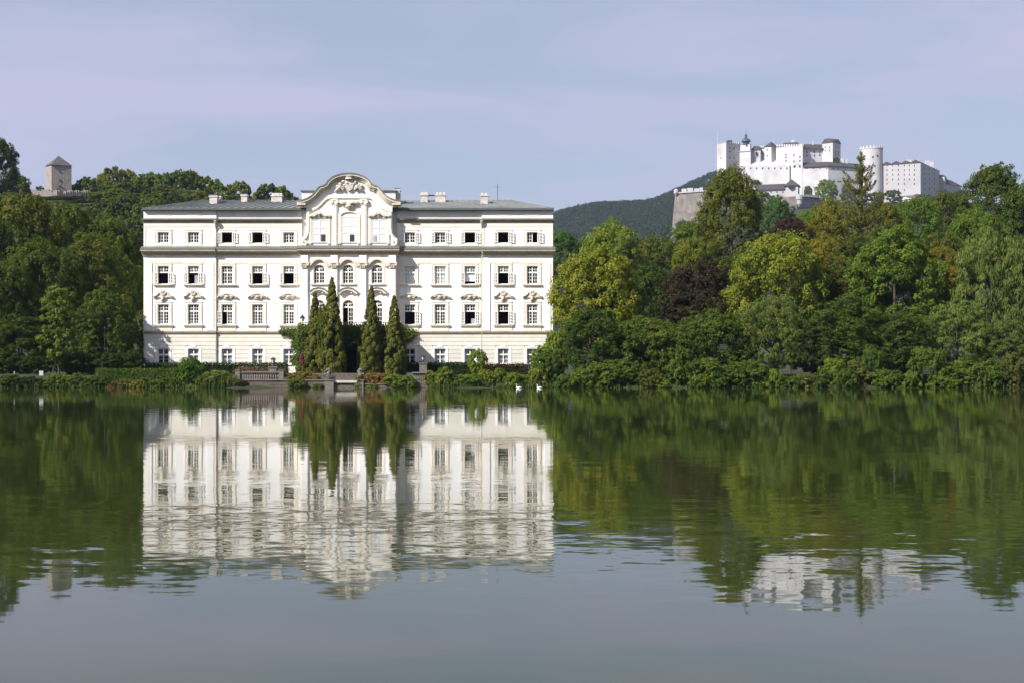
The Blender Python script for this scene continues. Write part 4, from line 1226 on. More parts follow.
# ------------------------------------------------------------------ ruined tower on the left hill
y = 420.0
T = empty('ruin_tower', (PX(57, y), y, PZ(195, y)), 'square grey stone tower with pyramid roof on the wooded hill', 'watchtower')
q = 0.05
ft = [(PX(43.9, y), y+1.6), (PX(53.1, y), y-1.4), (PX(70.3, y), y+1.2), (PX(61.1, y), y+4.6)]
mb = MB(); mb.frustum(ft, PZ(204, y), ft, PZ(165.2, y)); mb.build('wall', TOWERS, T)
mb = MB(); mb.cone([(PX(42.9, y), y+1.6), (PX(53.1, y), y-1.9), (PX(71.3, y), y+1.2), (PX(61.1, y), y+5.2)], PZ(165.4, y), (PX(57.1, y), y+1.5, PZ(154.9, y))); mb.build('roof', SHING, T)
def tslot(px, py, w, h):
    mb = MB(); px -= 1.3; u = (px-53.1)/(70.3-53.1); yy = y-1.4+2.6*u
    mb.box(PX(px, y)-w, PX(px, y)+w, yy-.08, yy+.5, PZ(py, y)-h, PZ(py, y)+h); mb.build('window', DARKW, T)
for a in ((61.4, 171.5, .16, .3), (61.4, 180.6, .2, .38), (60.6, 186.2, .5, .18), (59.6, 189.6, .34, .26)): tslot(*a)
T = empty('ruin_wall', (PX(60, 415), 415, PZ(200, 415)), 'crumbling pale stone wall round the foot of the hill tower', 'wall')
mb = MB(); rr = random.Random(4)
def rag(p0, y0, p1, y1, n, t_, b_):
    for k in range(n):
        a, c = p0+(p1-p0)*k/n, p0+(p1-p0)*(k+1)/n
        ya = y0+(y1-y0)*(k+.5)/n
        mb.box(PX(a, ya)+.002, PX(c, ya)-.002, ya, ya+1.1, PZ(b_, ya), PZ(t_+rr.choice((0, 0, .9, 1.6, 2.6)), ya))
rag(31.5, 417, 55, 412, 12, 189.5, 214); rag(55, 412, 90, 418, 16, 190.2, 206)
mb.build('wall', TOWERS, T)

# ------------------------------------------------------------------ trees
def leaf_quads(P, Nn, L, Wd, rng, hang=None):
    """rhombic leaves at points P with rough normals Nn"""
    n = len(P)
    Nn = Nn/np.maximum(np.linalg.norm(Nn, axis=1, keepdims=True), 1e-6)
    r = rng.normal(size=(n, 3))
    if hang is not None: r = r*0.5+hang
    T_ = r-(r*Nn).sum(1, keepdims=True)*Nn
    T_ /= np.maximum(np.linalg.norm(T_, axis=1, keepdims=True), 1e-6)
    B_ = np.cross(Nn, T_)
    l = (L*rng.uniform(.65, 1.35, n))[:, None]; w = (Wd*rng.uniform(.65, 1.35, n))[:, None]
    fold = Nn*w*0.18
    return np.stack([P-T_*l*.5, P+B_*w*.5+fold-T_*l*.08, P+T_*l*.5, P-B_*w*.5+fold-T_*l*.08], 1)

def sph(n, rng):
    v = rng.normal(size=(n, 3)); return v/np.linalg.norm(v, axis=1, keepdims=True)

def crown_points(rng, H, R, z0, nl, lr, ncl, nlf, csig, squash=.8, top=.5, spray=.10, open_=0.0):
    """lobes over an egg-shaped crown; clusters over the lobes; leaves in the clusters"""
    zc = (z0+H)/2; rz = (H-z0)/2
    Ps, Ns, Lc = [], [], []
    gold = pi*(3-sqrt(5))
    for i in range(nl):
        u = 1-2*(i+.5)/nl
        th = gold*i+rng.uniform(-.5, .5)
        u = u*.5+.5*math.copysign(abs(u)**.8, u)
        rr = max(0, 1-abs(u)**2.9)**.48
        d = np.array([rr*cos(th), rr*sin(th), u])
        k = rng.uniform(.60, .86)
        sc = lr*rng.uniform(.75, 1.3)
        # egg profile: widest a little below the middle
        wz = 1-0.22*max(0, u)**1.5*top*2
        c = np.array([d[0]*R*k*wz, d[1]*R*k*wz, zc+d[2]*(rz-sc*.75)*rng.uniform(.85, 1.02)])
        if open_ and rng.uniform() < open_: continue
        Lc.append((c, sc))
        m_ = int(ncl*.30*sc*sc/(lr*lr))
        cd = sph(m_, rng); cd[:, 2] = cd[:, 2]*.85+.15
        out_ = d*np.array([1, 1, .6]); keep = (cd@out_) > -.45
        cd = cd[keep]
        rad = sc*rng.uniform(.62, 1.0, len(cd))[:, None]
        rad = np.where(rng.uniform(size=rad.shape) < spray, rad*rng.uniform(1.15, 1.5, rad.shape), rad)   # stray sprays beyond the outline
        cp = c+cd*rad*np.array([1.08, 1.08, squash])
        n_ = int(nlf*3.6)
        sl_ = lr*.34*rng.uniform(.6, 1.4, len(cp))
        d2 = sph(len(cp)*n_, rng); cdr = np.repeat(cd, n_, 0)
        P = np.repeat(cp, n_, 0)+d2*(np.repeat(sl_, n_)*rng.uniform(.45, 1.05, len(d2)))[:, None]*np.array([1.05, 1.05, .95])+rng.normal(size=d2.shape)*csig*.3
        kp = (d2*(cdr+np.array([0, 0, .5]))).sum(1) > -.5
        nn = d2*.85+cdr*.35+np.array([0, 0, .25])+rng.normal(size=d2.shape)*.38
        Ps.append(P[kp]); Ns.append(nn[kp])
    return np.concatenate(Ps), np.concatenate(Ns), Lc

TREES = {}
def trunk_mb(H, z0, R, Lc, rng, r0=.3, nlimb=8):
    mb = MB()
    tz = z0+(H-z0)*.55
    pts = [(0, 0, -.6), (.05, 0, .15), (rng.uniform(-.1, .1), rng.uniform(-.1, .1), z0*.6+.3), (rng.uniform(-.3, .3), rng.uniform(-.3, .3), z0+.8), (rng.uniform(-.4, .4), rng.uniform(-.4, .4), tz), (0, 0, H*.86)]
    mb.tube(pts, [r0*1.5, r0*1.1, r0*.9, r0*.75, r0*.42, r0*.08], 8)
    idx_ = rng.permutation(len(Lc))[:nlimb]
    for i in idx_:
        c, s_ = Lc[i]
        z = max(z0*.8+.3, min(tz, c[2]-abs(c[0])*.5-abs(c[1])*.4))
        mid = (c[0]*.5, c[1]*.5, (z+c[2])/2+.2)
        mb.tube([(0, 0, z), mid, tuple(c)], [r0*.45, r0*.28, r0*.08], 6)
    return mb

def register(kind, H, R, leafV, mbt, leafm=LEAF):
    zmax = np.percentile(leafV[:, :, 2], 99.8)
    rad = np.percentile(np.hypot(leafV[:, :, 0], leafV[:, :, 1]), 97.5)
    crown = quad_mesh(kind+'_crown', leafV.astype(np.float32), leafm)
    tm = None
    if mbt is not None:
        tm = bpy.data.meshes.new(kind+'_trunk'); tm.from_pydata(mbt.v, [], mbt.f); tm.materials.append(BARK); tm.shade_smooth(); tm.update()
    TREES.setdefault(kind, []).append((crown, tm, float(zmax), float(rad)*2))

def mk_broad(kind, seed, H, R, z0, nl, lr, ncl, nlf, csig, L, Wd, **kw):
    rng = np.random.default_rng(seed)
    P, Nn, Lc = crown_points(rng, H, R, z0, nl, lr, ncl, nlf, csig, **kw)
    register(kind, H, R, leaf_quads(P, Nn, L, Wd, rng), trunk_mb(H, z0, R, Lc, rng, .02*H))
for s in (1, 2, 3): mk_broad('broad', s, 14, 5.2, 1.8, 50, 1.5, 62, 18, .20, .28, .18)
for s in (4, 5): mk_broad('lobed', s, 20, 5.6, 3.0, 64, 1.65, 66, 18, .20, .28, .18, squash=.85, top=.8, open_=.04)
for s in (6, 7): mk_broad('shrub', s, 5, 2.7, -.3, 30, .85, 46, 14, .15, .24, .15)
for s in (16, 17): mk_broad('dome', s, 7, 4.2, -.3, 64, 1.0, 56, 15, .12, .22, .14, squash=.9, spray=.02)
for s in (8, 9): mk_broad('bush', s, 2, 1.3, -.3, 18, .5, 34, 12, .10, .18, .11)
for s in (10, 11, 12): mk_broad('far', s, 11, 4.6, .8, 30, 1.5, 26, 12, .28, .62, .45)
for s in (13, 14): mk_broad('layered', s, 15, 5.0, -.2, 84, 1.2, 50, 16, .18, .27, .16, squash=.92, open_=.02)
# weeping, fine-leaved crowns
for s in (21, 22):
    rng = np.random.default_rng(s)
    P, Nn, Lc = crown_points(rng, 13, 4.8, .2, 50, 1.35, 46, 16, .22, squash=1.15)
    Nn[:, 2] *= .4
    V = leaf_quads(P, Nn, .46, .10, rng, hang=np.array([0, 0, -1.4]))
    register('willow', 13, 4.8, V, trunk_mb(13, 1.2, 4.8, Lc, rng, .26))
# slender light birch
for s in (25,):
    rng = np.random.default_rng(s)
    P, Nn, Lc = crown_points(rng, 9, 1.7, 1.0, 34, .7, 34, 13, .14, squash=1.2, top=.9, open_=.12)
    V = leaf_quads(P, Nn, .26, .13, rng, hang=np.array([0, 0, -1.0]))
    register('birch', 9, 1.7, V, trunk_mb(9, 1.0, 1.7, Lc, rng, .10))
# columnar thujas
for s in (31, 32, 33):
    rng = np.random.default_rng(s)
    H = 9.5; Ps = []; Ns = []
    nlo = 120
    for i in range(nlo):
        z = H*(1-sqrt(1-(i+.5)/nlo))*.97+.05 if False else H*((i+.5)/nlo)**1.25*.98
        th = i*2.39996+rng.uniform(-.4, .4)
        prof = 1.62*(1-(z/H)**1.35)**.9*min(1, .62+z/2.6)+.05
        prof *= rng.uniform(.76, 1.12)
        ls = .50*(1-z/H*.65)*rng.uniform(.6, 1.35)
        c = np.array([cos(th)*(prof-ls*.5), sin(th)*(prof-ls*.5), z])
        n_ = int(420*ls/.4)
        d = sph(n_, rng); d[:, 2] = d[:, 2]
        P = c+d*ls*rng.uniform(.5, 1.05, n_)[:, None]*np.array([.9, .9, 1.1])
        o_ = np.array([cos(th), sin(th), .15])
        kk = (d@o_) > -.5
        Ps.append(P[kk]); Ns.append(d[kk]*.8+o_*.5+rng.normal(size=(kk.sum(), 3))*.45)
    P = np.concatenate(Ps); Nn = np.concatenate(Ns)
    V = leaf_quads(P, Nn, .19, .11, rng, hang=np.array([0, 0, .5]))
    mbt = MB(); mbt.tube([(0, 0, -.4), (0, 0, 3), (0, 0, 8.6)], [.22, .15, .03], 7)
    register('thuja', H, 1.5, V, mbt, NEEDLE)
# tall ragged conifer with bare, up-swept limbs
rng = np.random.default_rng(41)
H = 24.0; Ps = []; Ns = []
mbt = MB(); mbt.tube([(0, 0, -.6), (0, 0, 8), (.1, 0, 16), (0, 0, 24)], [.42, .34, .22, .04], 8)
limbs = []
for lev, (z, n_, ln) in enumerate([(22.6, 4, .8), (21.2, 5, 1.5), (19.8, 5, 2.9), (18.0, 5, 3.6), (15.9, 5, 4.2), (14.4, 5, 4.2), (13.2, 5, 3.0), (11.4, 6, 3.4), (9.6, 6, 3.6), (7.8, 6, 3.4), (6, 6, 3.4), (4.2, 6, 3.2)]):
    for k in range(n_):
        th = 2*pi*k/n_+lev*.55+rng.uniform(-.3, .3)
        limbs.append((z+rng.uniform(-.4, .4), th, ln*rng.uniform(.7, 1.2)))
for z, th, ln in limbs:
    d = np.array([cos(th), sin(th), 0])
    ts = np.linspace(0, 1, 7)
    pl = np.array([d*ln*u+np.array([0, 0, z-ln*.12*sin(u*pi)+ln*.52*u**1.6]) for u in ts])
    mbt.tube([tuple(p) for p in pl], list(np.linspace(.10, .02, 7)), 5)
    m_ = int(120*ln)
    u = rng.uniform(.10, 1.03, m_)
    c = np.stack([np.interp(u, ts, pl[:, j]) for j in range(3)], 1)
    off = rng.normal(size=(m_, 3))*np.array([.16, .16, .15])*(0.7+.6*np.sin(u*pi))[:, None]
    off[:, 2] -= .14
    Ps.append(c+off); Ns.append(off*2+rng.normal(size=(m_, 3))*.4+np.array([0, 0, .4]))
m_ = 2600
zz_ = rng.uniform(2, 23.8, m_); th = rng.uniform(0, 2*pi, m_); rr_ = (.28+.4*(1-zz_/24))*np.sqrt(rng.uniform(0, 1, m_))
Pt = np.stack([np.cos(th)*rr_, np.sin(th)*rr_, zz_], 1); Ps.append(Pt); Ns.append(np.stack([np.cos(th), np.sin(th), .3+0*th], 1)+rng.normal(size=(m_, 3))*.4)
V = leaf_quads(np.concatenate(Ps), np.concatenate(Ns), .30, .11, rng)
register('conifer', H, 4, V, mbt, NEEDLE)
# dense dark spruce
for s in (43,):
    rng = np.random.default_rng(s); H = 16.0; Ps = []; Ns = []
    mbt = MB(); mbt.tube([(0, 0, -.5), (0, 0, 15.5)], [.3, .03], 7)
    z = 1.0; k = 0
    while z < 15.6:
        R_ = 3.1*(1-z/16)**.85+.12
        for q in range(9):
            th = q*2*pi/9+k*.7+rng.uniform(-.25, .25); ln = R_*rng.uniform(.8, 1.12); m_ = int(95*ln)+10
            u = np.sqrt(rng.uniform(.02, 1, m_)); d = np.array([cos(th), sin(th), 0])
            P = d*(u*ln)[:, None]+np.array([0, 0, z])+np.outer(-.28*u*ln+.12*u**2*ln, [0, 0, 1])+rng.normal(size=(m_, 3))*np.array([.16, .16, .1])*(1.2-.5*u)[:, None]
            Ps.append(P); Ns.append(np.tile(d*.5+np.array([0, 0, .8]), (m_, 1))+rng.normal(size=(m_, 3))*.4)
        z += .62; k += 1
    V = leaf_quads(np.concatenate(Ps), np.concatenate(Ns), .34, .16, rng, hang=np.array([0, 0, -.8]))
    register('spruce', H, 3, V, mbt, NEEDLE)

TRN = random.Random(99)
SINGLE = {'shrub', 'bush', 'dome'}
def tree(name, cat, label, kind, px, top, wpx, Y, col, group=None, var=None, zb=None, rot=None, dz=0):
    vs = TREES[kind]
    crown, trunk, h0, w0 = vs[TRN.randrange(len(vs)) if var is None else var % len(vs)]
    X = PX(px, Y); g0 = float(gz(X, Y)) if zb is None else zb
    Hh = PZ(top, Y)-g0; Ww = wpx*Y/F
    sc = (Ww/w0, Ww/w0, Hh/h0)
    rz = TRN.uniform(0, 6.28) if rot is None else rot
    f_ = TRN.uniform(.92, 1.08)
    f_ *= 1.95
    col = (col[0]*f_*1.04, col[1]*f_*1.03, col[2]*f_*.56)
    if kind in SINGLE:
        o = bpy.data.objects.new(name, crown); COL.objects.link(o)
        root = o; o.color = (*col, 1); root.scale = sc
    else:
        root = empty(name, (0, 0, 0))
        sx = Ww/w0; sz = min(Hh/h0, sx*1.25)            # a taller tree carries its crown higher on a longer trunk
        o = bpy.data.objects.new('crown', crown); COL.objects.link(o); o.parent = root; o.color = (*col, 1)
        o.scale = (sx, sx, sz); o.location = (0, 0, Hh-sz*h0)
        if trunk is not None:
            q = bpy.data.objects.new('trunk', trunk); COL.objects.link(q); q.parent = root
            q.scale = (sx, sx, Hh/h0)
    root.location = (X, Y, g0+dz); root.rotation_euler = (0, 0, rz)
    tag(root, label, cat, group)
    return root

# foliage colours
def _g(*c): return c
DK = (.030, .048, .014); MID = (.048, .076, .018); BR = (.085, .115, .022); OL = (.065, .072, .017); YG = (.095, .105, .020)
GG = (.062, .080, .032); RD = (.0235, .0175, .017); YE = (.115, .092, .022); BL = (.035, .065, .032); DO = (.045, .055, .016); PAL_ = (.085, .108, .036)
def BT(label, kind, px, top, w, Y, col, cat='tree', name='broadleaf_tree', group=None, **k): return tree(name, cat, label, kind, px, top, w, Y, col, group, **k)

# --- right bank, back to front
RB = 'trees on the right bank'
BT('dark bluish tree crown just right of the palace roofline, far back', 'broad', 563, 231, 44, 235, BL, group=RB)
BT('pale green rounded tree rising behind the bright yellowish one', 'broad', 612, 219, 66, 205, (.075, .10, .026), group=RB)
BT('bluish green tree behind the palace gutter, below the far hill', 'far', 590, 236, 40, 260, BL, group=RB)
BT('dark olive tree under the far hill between pale tree and bastion', 'broad', 655, 236, 66, 215, DO, group=RB)
BT('small dark tree at the foot of the great bastion', 'broad', 692, 222, 48, 240, MID, group=RB)
BT('tallest lobed dark tree overlapping the left half of the fortress', 'lobed', 731, 168, 70, 190, (.050, .058, .015), group=RB, var=0)
BT('low olive tree at the left foot of the tall lobed tree', 'lobed', 695, 238, 58, 182, (.066, .076, .018), group=RB)
BT('bluish green tree right of the tall lobed tree, under the gatehouse', 'broad', 777, 196, 40, 300, BL, group=RB)
BT('dark green tree under the lower bastion turret', 'broad', 806, 214, 46, 260, DO, group=RB)
BT('olive brown tree left of the bare conifer', 'lobed', 832, 200, 62, 210, (.082, .080, .018), group=RB)
BT('olive green tree right behind the bare conifer', 'lobed', 884, 203, 56, 225, OL, group=RB)
BT('mid green tree below the white barracks', 'broad', 915, 198, 62, 235, MID, group=RB)
BT('dark green tree below the end of the fortress', 'broad', 948, 192, 54, 245, DO, group=RB)
BT('tall dark oak standing against the sky right of the fortress', 'lobed', 992, 165, 72, 200, (.040, .055, .015), group=RB, var=1)
BT('dark crown below the tall oak, behind the willows', 'broad', 975, 206, 60, 192, MID, group=RB)
BT('dark tree at the right edge behind the willows', 'broad', 1030, 180, 70, 195, DK, group=RB)
tree('copper_beech', 'tree', 'dark red copper beech between green shrubs and lobed tree', 'broad', 699, 259, 80, 172, RD, RB)
BT('tree screening the slope between small beech and olive crown', 'broad', 812, 208, 50, 232, MID, group=RB)
tree('copper_beech', 'tree', 'small purple beech crown right of the lobed tree', 'broad', 790, 217, 44, 205, (.026, .016, .022), RB)
tree('conifer_tree', 'tree', 'ragged bare conifer with upswept limbs in front of round tower', 'conifer', 861, 154, 44, 178, (.052, .056, .018), RB, rot=.4)
BT('dark tree filling the gap left of the copper beech', 'broad', 650, 262, 70, 176, DK, group=RB)
BT('dark tree between the copper beech and the yellowish green tree', 'broad', 735, 255, 66, 182, DK, group=RB)
BT('broad yellowish green tree right of the copper beech', 'broad', 776, 234, 104, 168, (.084, .098, .019), group=RB, var=1)
BT('ochre tinged tree under the olive brown crown', 'broad', 822, 238, 66, 176, (.092, .085, .018), group=RB)
BT('dim green tree under the conifer, behind the shore thicket', 'layered', 852, 236, 62, 170, DO, group=RB)
BT('large mid green layered tree rising over the right shore', 'layered', 893, 226, 100, 162, (.054, .082, .019), group=RB, var=0)
BT('dark backing tree straight behind the layered tree', 'broad', 884, 246, 84, 171, DO, group=RB)
BT('green tree left of the yellow one, behind the layered tree', 'broad', 940, 232, 62, 178, DO, group=RB)
BT('upper yellow autumn tree squeezed between green crowns', 'broad', 942, 246, 34, 166, (.090, .084, .022), group=RB, name='autumn_tree')
BT('lower golden yellow tree beside the big willow', 'broad', 957, 266, 34, 163, YE, group=RB, name='autumn_tree')
tree('willow_tree', 'tree', 'big grey green willow below the tall oak at right', 'willow', 990, 228, 82, 160, GG, RB)
tree('willow_tree', 'tree', 'grey green willow cut by the right edge', 'willow', 1032, 236, 80, 158, (.052, .068, .028), RB)
tree('willow_tree', 'tree', 'grey willow hanging over the water below the yellow tree', 'willow', 958, 300, 78, 151, (.058, .078, .030), RB)
tree('willow_tree', 'tree', 'dark willow at the waterline near the right edge', 'willow', 1008, 318, 72, 149, (.048, .060, .024), RB)
BT('bright yellowish green tree against the palace right end', 'broad', 596, 246, 90, 157, YG, group=RB, var=0)
BT('shaded lower crown under the bright tree by the palace', 'layered', 618, 268, 64, 161, MID, group=RB)
BT('dark leafy tree under the bright one at the shore', 'layered', 592, 308, 62, 149, (.030, .048, .015), group=RB)
tree('willow_tree', 'tree', 'grey green willow right of the round shrubs', 'willow', 772, 296, 70, 150, GG, RB)
BT('leafy dark green thicket tree in front of the layered tree', 'layered', 848, 296, 78, 151, (.035, .053, .016), group=RB)
BT('dark green tree hanging over water under the layered tree', 'layered', 902, 312, 66, 149, (.034, .050, .016), group=RB)
BT('low green tree between the willow and the leafy thicket', 'layered', 812, 318, 58, 150, (.038, .050, .016), group=RB)
def SH(label, px, top, w, Y, col, kind='shrub', cat='shrub', name='shrub', group='shrubs along the shore', **k): return tree(name, cat, label, kind, px, top, w, Y, col, group, **k)
SH('rounded dark shrub, left of the two big domes', 646, 317, 84, 149.5, (.040, .056, .015), 'dome')
SH('biggest domed dark shrub right below the copper beech', 714, 310, 92, 150.5, (.037, .053, .015), 'dome')
SH('dark shrub filling between the two domes', 680, 326, 56, 148, (.038, .054, .015), 'dome')
SH('bright green shrub against the palace right corner', 556, 330, 30, 152, BR)
SH('mid green shrub in front of the palace right corner', 545, 346, 34, 149, (.066, .095, .022))
SH('tall pointed light shrub left of the swans, before the palace', 478, 349, 22, 150, (.082, .112, .024))
# fringe of low bushes at the waterline
rr = random.Random(21)
ORD = ['first', 'second', 'third', 'fourth', 'fifth', 'sixth', 'seventh', 'eighth', 'ninth', 'tenth', 'eleventh', 'twelfth', 'thirteenth', 'fourteenth', 'fifteenth', 'sixteenth', 'seventeenth', 'eighteenth', 'nineteenth', 'twentieth', 'twenty-first', 'twenty-second', 'twenty-third', 'twenty-fourth', 'twenty-fifth', 'twenty-sixth', 'twenty-seventh', 'twenty-eighth', 'twenty-ninth', 'thirtieth', 'thirty-first', 'thirty-second', 'thirty-third', 'thirty-fourth', 'thirty-fifth', 'thirty-sixth', 'thirty-seventh', 'thirty-eighth', 'thirty-ninth', 'fortieth', 'forty-first', 'forty-second', 'forty-third', 'forty-fourth', 'forty-fifth', 'forty-sixth', 'forty-seventh', 'forty-eighth', 'forty-ninth', 'fiftieth']
px = 548; k = 0
while px < 1030:
    c = rr.choice([(.056, .082, .020), (.036, .056, .016), (.070, .092, .022), (.046, .070, .019), (.052, .060, .024)])
    big = rr.random() < .55
    if big: SH(f'waterline shrub, {ORD[k]} going right from the swans', px, rr.uniform(345, 366), rr.uniform(26, 50), rr.uniform(145.6, 147.4), c, 'shrub', 'shrub', 'shrub', 'shrubs at the waterline right of the swans')
    else: SH(f'low waterline bush, {ORD[k]} going right from the swans', px, rr.uniform(368, 379), rr.uniform(18, 30), rr.uniform(144.5, 145.3), c, 'bush', 'bush', 'bush', 'shrubs at the waterline right of the swans')
    px += rr.uniform(9, 17); k += 1
px = 430; k = 0
while px < 545:
    c = rr.choice([(.07, .095, .024), (.085, .10, .026), (.06, .085, .02)])
    SH(f'garden bank bush below the palace, {ORD[k]} right of the green lantern', px, rr.uniform(366, 377), rr.uniform(18, 28), rr.uniform(144.7, 146.2), c, 'bush', 'bush', 'bush', 'bushes on the garden bank')
    px += rr.uniform(10, 15); k += 1
SH('very bright leafy bush right of the right stone wall', 433, 372, 14, 145.3, (.09, .125, .02), 'bush', 'bush', 'bush')
SH('dark clipped round shrub left of the terrace wall', 190, 357, 27, 147, (.040, .075, .016))
SH('wispy green shrub between the round shrub and the wall', 219, 370, 36, 146, (.07, .082, .030), 'bush', 'bush', 'bush')
for k, (p, tp, w, c) in enumerate([(12, 374, 30, MID), (32, 376, 26, DK), (58, 374, 22, (.10, .125, .025)), (76, 373, 22, (.09, .115, .025)), (50, 378, 18, (.08, .10, .022)), (92, 376, 24, (.06, .085, .02)), (104, 375, 16, (.05, .08, .02)), (156, 379, 24, (.065, .09, .02)), (172, 380, 20, (.055, .08, .018)), (203, 376, 20, (.06, .085, .022)), (98, 379, 26, (.05, .07, .02)), (128, 378, 24, (.06, .085, .02)), (146, 377, 26, (.07, .09, .022)), (166, 378, 26, (.06, .08, .02)), (20, 378, 26, (.035, .05, .016)), (44, 379, 24, (.04, .055, .016))]):
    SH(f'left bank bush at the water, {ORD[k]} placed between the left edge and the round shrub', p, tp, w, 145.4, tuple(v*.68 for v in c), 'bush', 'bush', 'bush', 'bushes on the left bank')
SH('rusty red low bush at the left waterline', 117, 381, 26, 144.6, (.060, .036, .030), 'bush', 'flowering bush', 'flowering_bush')
SH('yellow flowering low bush right of the rusty one', 138, 380, 18, 144.6, (.085, .080, .022), 'bush', 'flowering bush', 'flowering_bush')
SH('pinkish flowering bed bush left of the landing', 305, 371.5, 34, 146.9, (.105, .075, .032), 'bush', 'flowering bush', 'flowering_bush')
SH('pinkish flowering bush against the terrace wall, nearest the parasol', 290, 372.5, 22, 147.2, (.10, .080, .030), 'bush', 'flowering bush', 'flowering_bush')
SH('reddish flowering bush right of the landing', 376, 373, 34, 146.4, (.105, .062, .034), 'bush', 'flowering bush', 'flowering_bush')
SH('fresh green bush right of the reddish flowering bush', 394, 374, 24, 145.2, (.085, .12, .022), 'bush', 'bush', 'bush')
SH('brownish bush hiding the right seahorse statue', 358, 374, 12, 145.2, (.09, .085, .045), 'bush', 'bush', 'bush')

SH('grey green bush at the left end of the terrace wall foot', 240, 379, 16, 144.6, (.045, .055, .022), 'bush', 'bush', 'bush')
SH('trailing green plant hanging over the terrace wall under the parasol', 297, 377, 22, 144.7, (.055, .070, .020), 'bush', 'bush', 'bush')
SH('small green tuft at the foot of the terrace wall, left of the statue', 318, 383, 12, 144.6, (.055, .075, .020), 'bush', 'bush', 'bush')
SH('green tuft at the waterline below the low wall right of the steps', 372, 383, 16, 144.6, (.060, .075, .022), 'bush', 'bush', 'bush')
SH('tall green bush spilling over the right terrace wall', 408, 375, 16, 144.7, (.070, .095, .020), 'bush', 'bush', 'bush')
# --- left bank
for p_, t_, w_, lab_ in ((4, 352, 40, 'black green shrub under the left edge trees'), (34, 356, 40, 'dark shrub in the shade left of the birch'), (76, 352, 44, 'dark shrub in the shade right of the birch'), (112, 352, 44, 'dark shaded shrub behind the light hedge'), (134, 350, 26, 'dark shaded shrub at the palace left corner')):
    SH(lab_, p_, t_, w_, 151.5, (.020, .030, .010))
LB = 'trees on the left bank'
BT('tall dark tree cut by the left edge, highest on the left', 'broad', -4, 138, 46, 330, (.024, .038, .013), group=LB)
BT('rounded dark tree right of the tall edge tree on the hill', 'broad', 16, 172, 34, 340, DK, group=LB)
for k, (p, tp, w, Y, c, kd, lab) in enumerate([
    (20, 192, 96, 176, (.052, .060, .016), 'broad', 'large dark olive tree at the left edge below the hill tower'),
    (70, 203, 72, 184, (.044, .058, .016), 'lobed', 'dark tree right below the stone tower'),
    (108, 214, 70, 186, (.046, .062, .016), 'broad', 'dark green tree below the hill crest left of the palace'),
    (-30, 205, 90, 165, DK, 'broad', 'dark tree just touching the left edge'),
    (92, 235, 84, 168, (.050, .062, .016), 'lobed', 'olive leafed tree in front of the hill, left of the palace'),
    (40, 238, 92, 163, (.038, .050, .014), 'broad', 'dark middle tree behind the slender birch'),
    (128, 262, 40, 172, (.046, .066, .017), 'broad', 'tree hugging the left corner of the palace'),
    (2, 262, 76, 157, (.034, .046, .013), 'broad', 'dark low crown at the left edge over the shore'),
    (106, 288, 60, 158, (.040, .056, .015), 'layered', 'shaded drooping tree between birch and palace'),
    (70, 300, 66, 161, DK, 'layered', 'black green undergrowth tree right behind the birch'),
    (20, 315, 60, 154, (.030, .042, .012), 'layered', 'dark undergrowth tree left of the birch'),
    (128, 322, 34, 160, (.040, .058, .015), 'layered', 'low shaded tree beside the palace lower corner')]):
    BT(lab, kd, p, tp, w, Y, c, group=LB)
for p_, t_, w_, Y_, lab_ in ((38, 201, 24, 386, 'low bush on the slope under the ruin, leftmost'), (50, 203, 24, 384, 'low bush on the slope under the ruin, left of its tower'), (62, 202, 26, 386, 'low bush on the slope straight under the hill tower'), (74, 201, 24, 387, 'low bush on the slope under the ruin, right of its tower'), (86, 199, 24, 388, 'low bush on the slope under the ruin, rightmost')):
    BT(lab_, 'far', p_, t_, w_, Y_, (.050, .066, .020), group='trees on the wooded hill behind the palace')
tree('birch_tree', 'tree', 'slender pale green birch standing on the left bank', 'birch', 59, 286, 42, 150, (.066, .085, .026), LB)
# outside the frame, where the bank goes on
for k, (p, tp, w, Y) in enumerate([(-110, 190, 120, 160), (-210, 210, 120, 155), (-300, 200, 120, 158)]): BT('dark bank tree beyond the left edge of the view', 'broad', p, tp, w, Y, DK, group='bank trees beyond the left edge')
for k, (p, tp, w, Y) in enumerate([(1100, 200, 100, 170), (1190, 215, 110, 160), (1280, 210, 110, 165)]): BT('bank tree beyond the right edge of the view', 'broad', p, tp, w, Y, MID, group='bank trees beyond the right edge')

# --- wooded hill behind the palace
HG = 'trees on the wooded hill behind the palace'
for k, (p, Y) in enumerate(((-20, 405), (-48, 415), (-76, 400), (-104, 412), (-132, 398), (-160, 410), (-40, 370), (-90, 372), (-140, 368), (-190, 390))):
    BT('hill tree beyond the left edge of the view', 'far', p, HZ-(float(gz(PX(p, Y), Y))+10.5-CAMZ)*F/Y, 40, Y, (.046, .066, .020), group='hill trees beyond the left edge')
rr = random.Random(3)
crest = [(79, 186, 18), (88, 178, 24), (101, 176, 26), (113, 170, 30), (126, 172, 28), (140, 177, 26), (153, 174, 30), (167, 175, 28), (180, 173, 30), (192, 173, 28), (204, 178, 26), (215, 181, 24), (228, 186, 26), (240, 184, 26), (256, 194, 22), (268, 186, 28), (281, 188, 24), (290, 194, 22), (306, 200, 24)]
for k, (p, tp, w) in enumerate(crest):
    BT(f'crest tree of the wooded hill, {ORD[k]} counting from the stone tower', 'far', p, tp-2+rr.uniform(-2, 1), w*1.0, 425+rr.uniform(-6, 8), rr.choice([(.046, .070, .020), (.064, .086, .022), (.036, .056, .018), (.070, .080, .020)]), group=HG)
k = 0
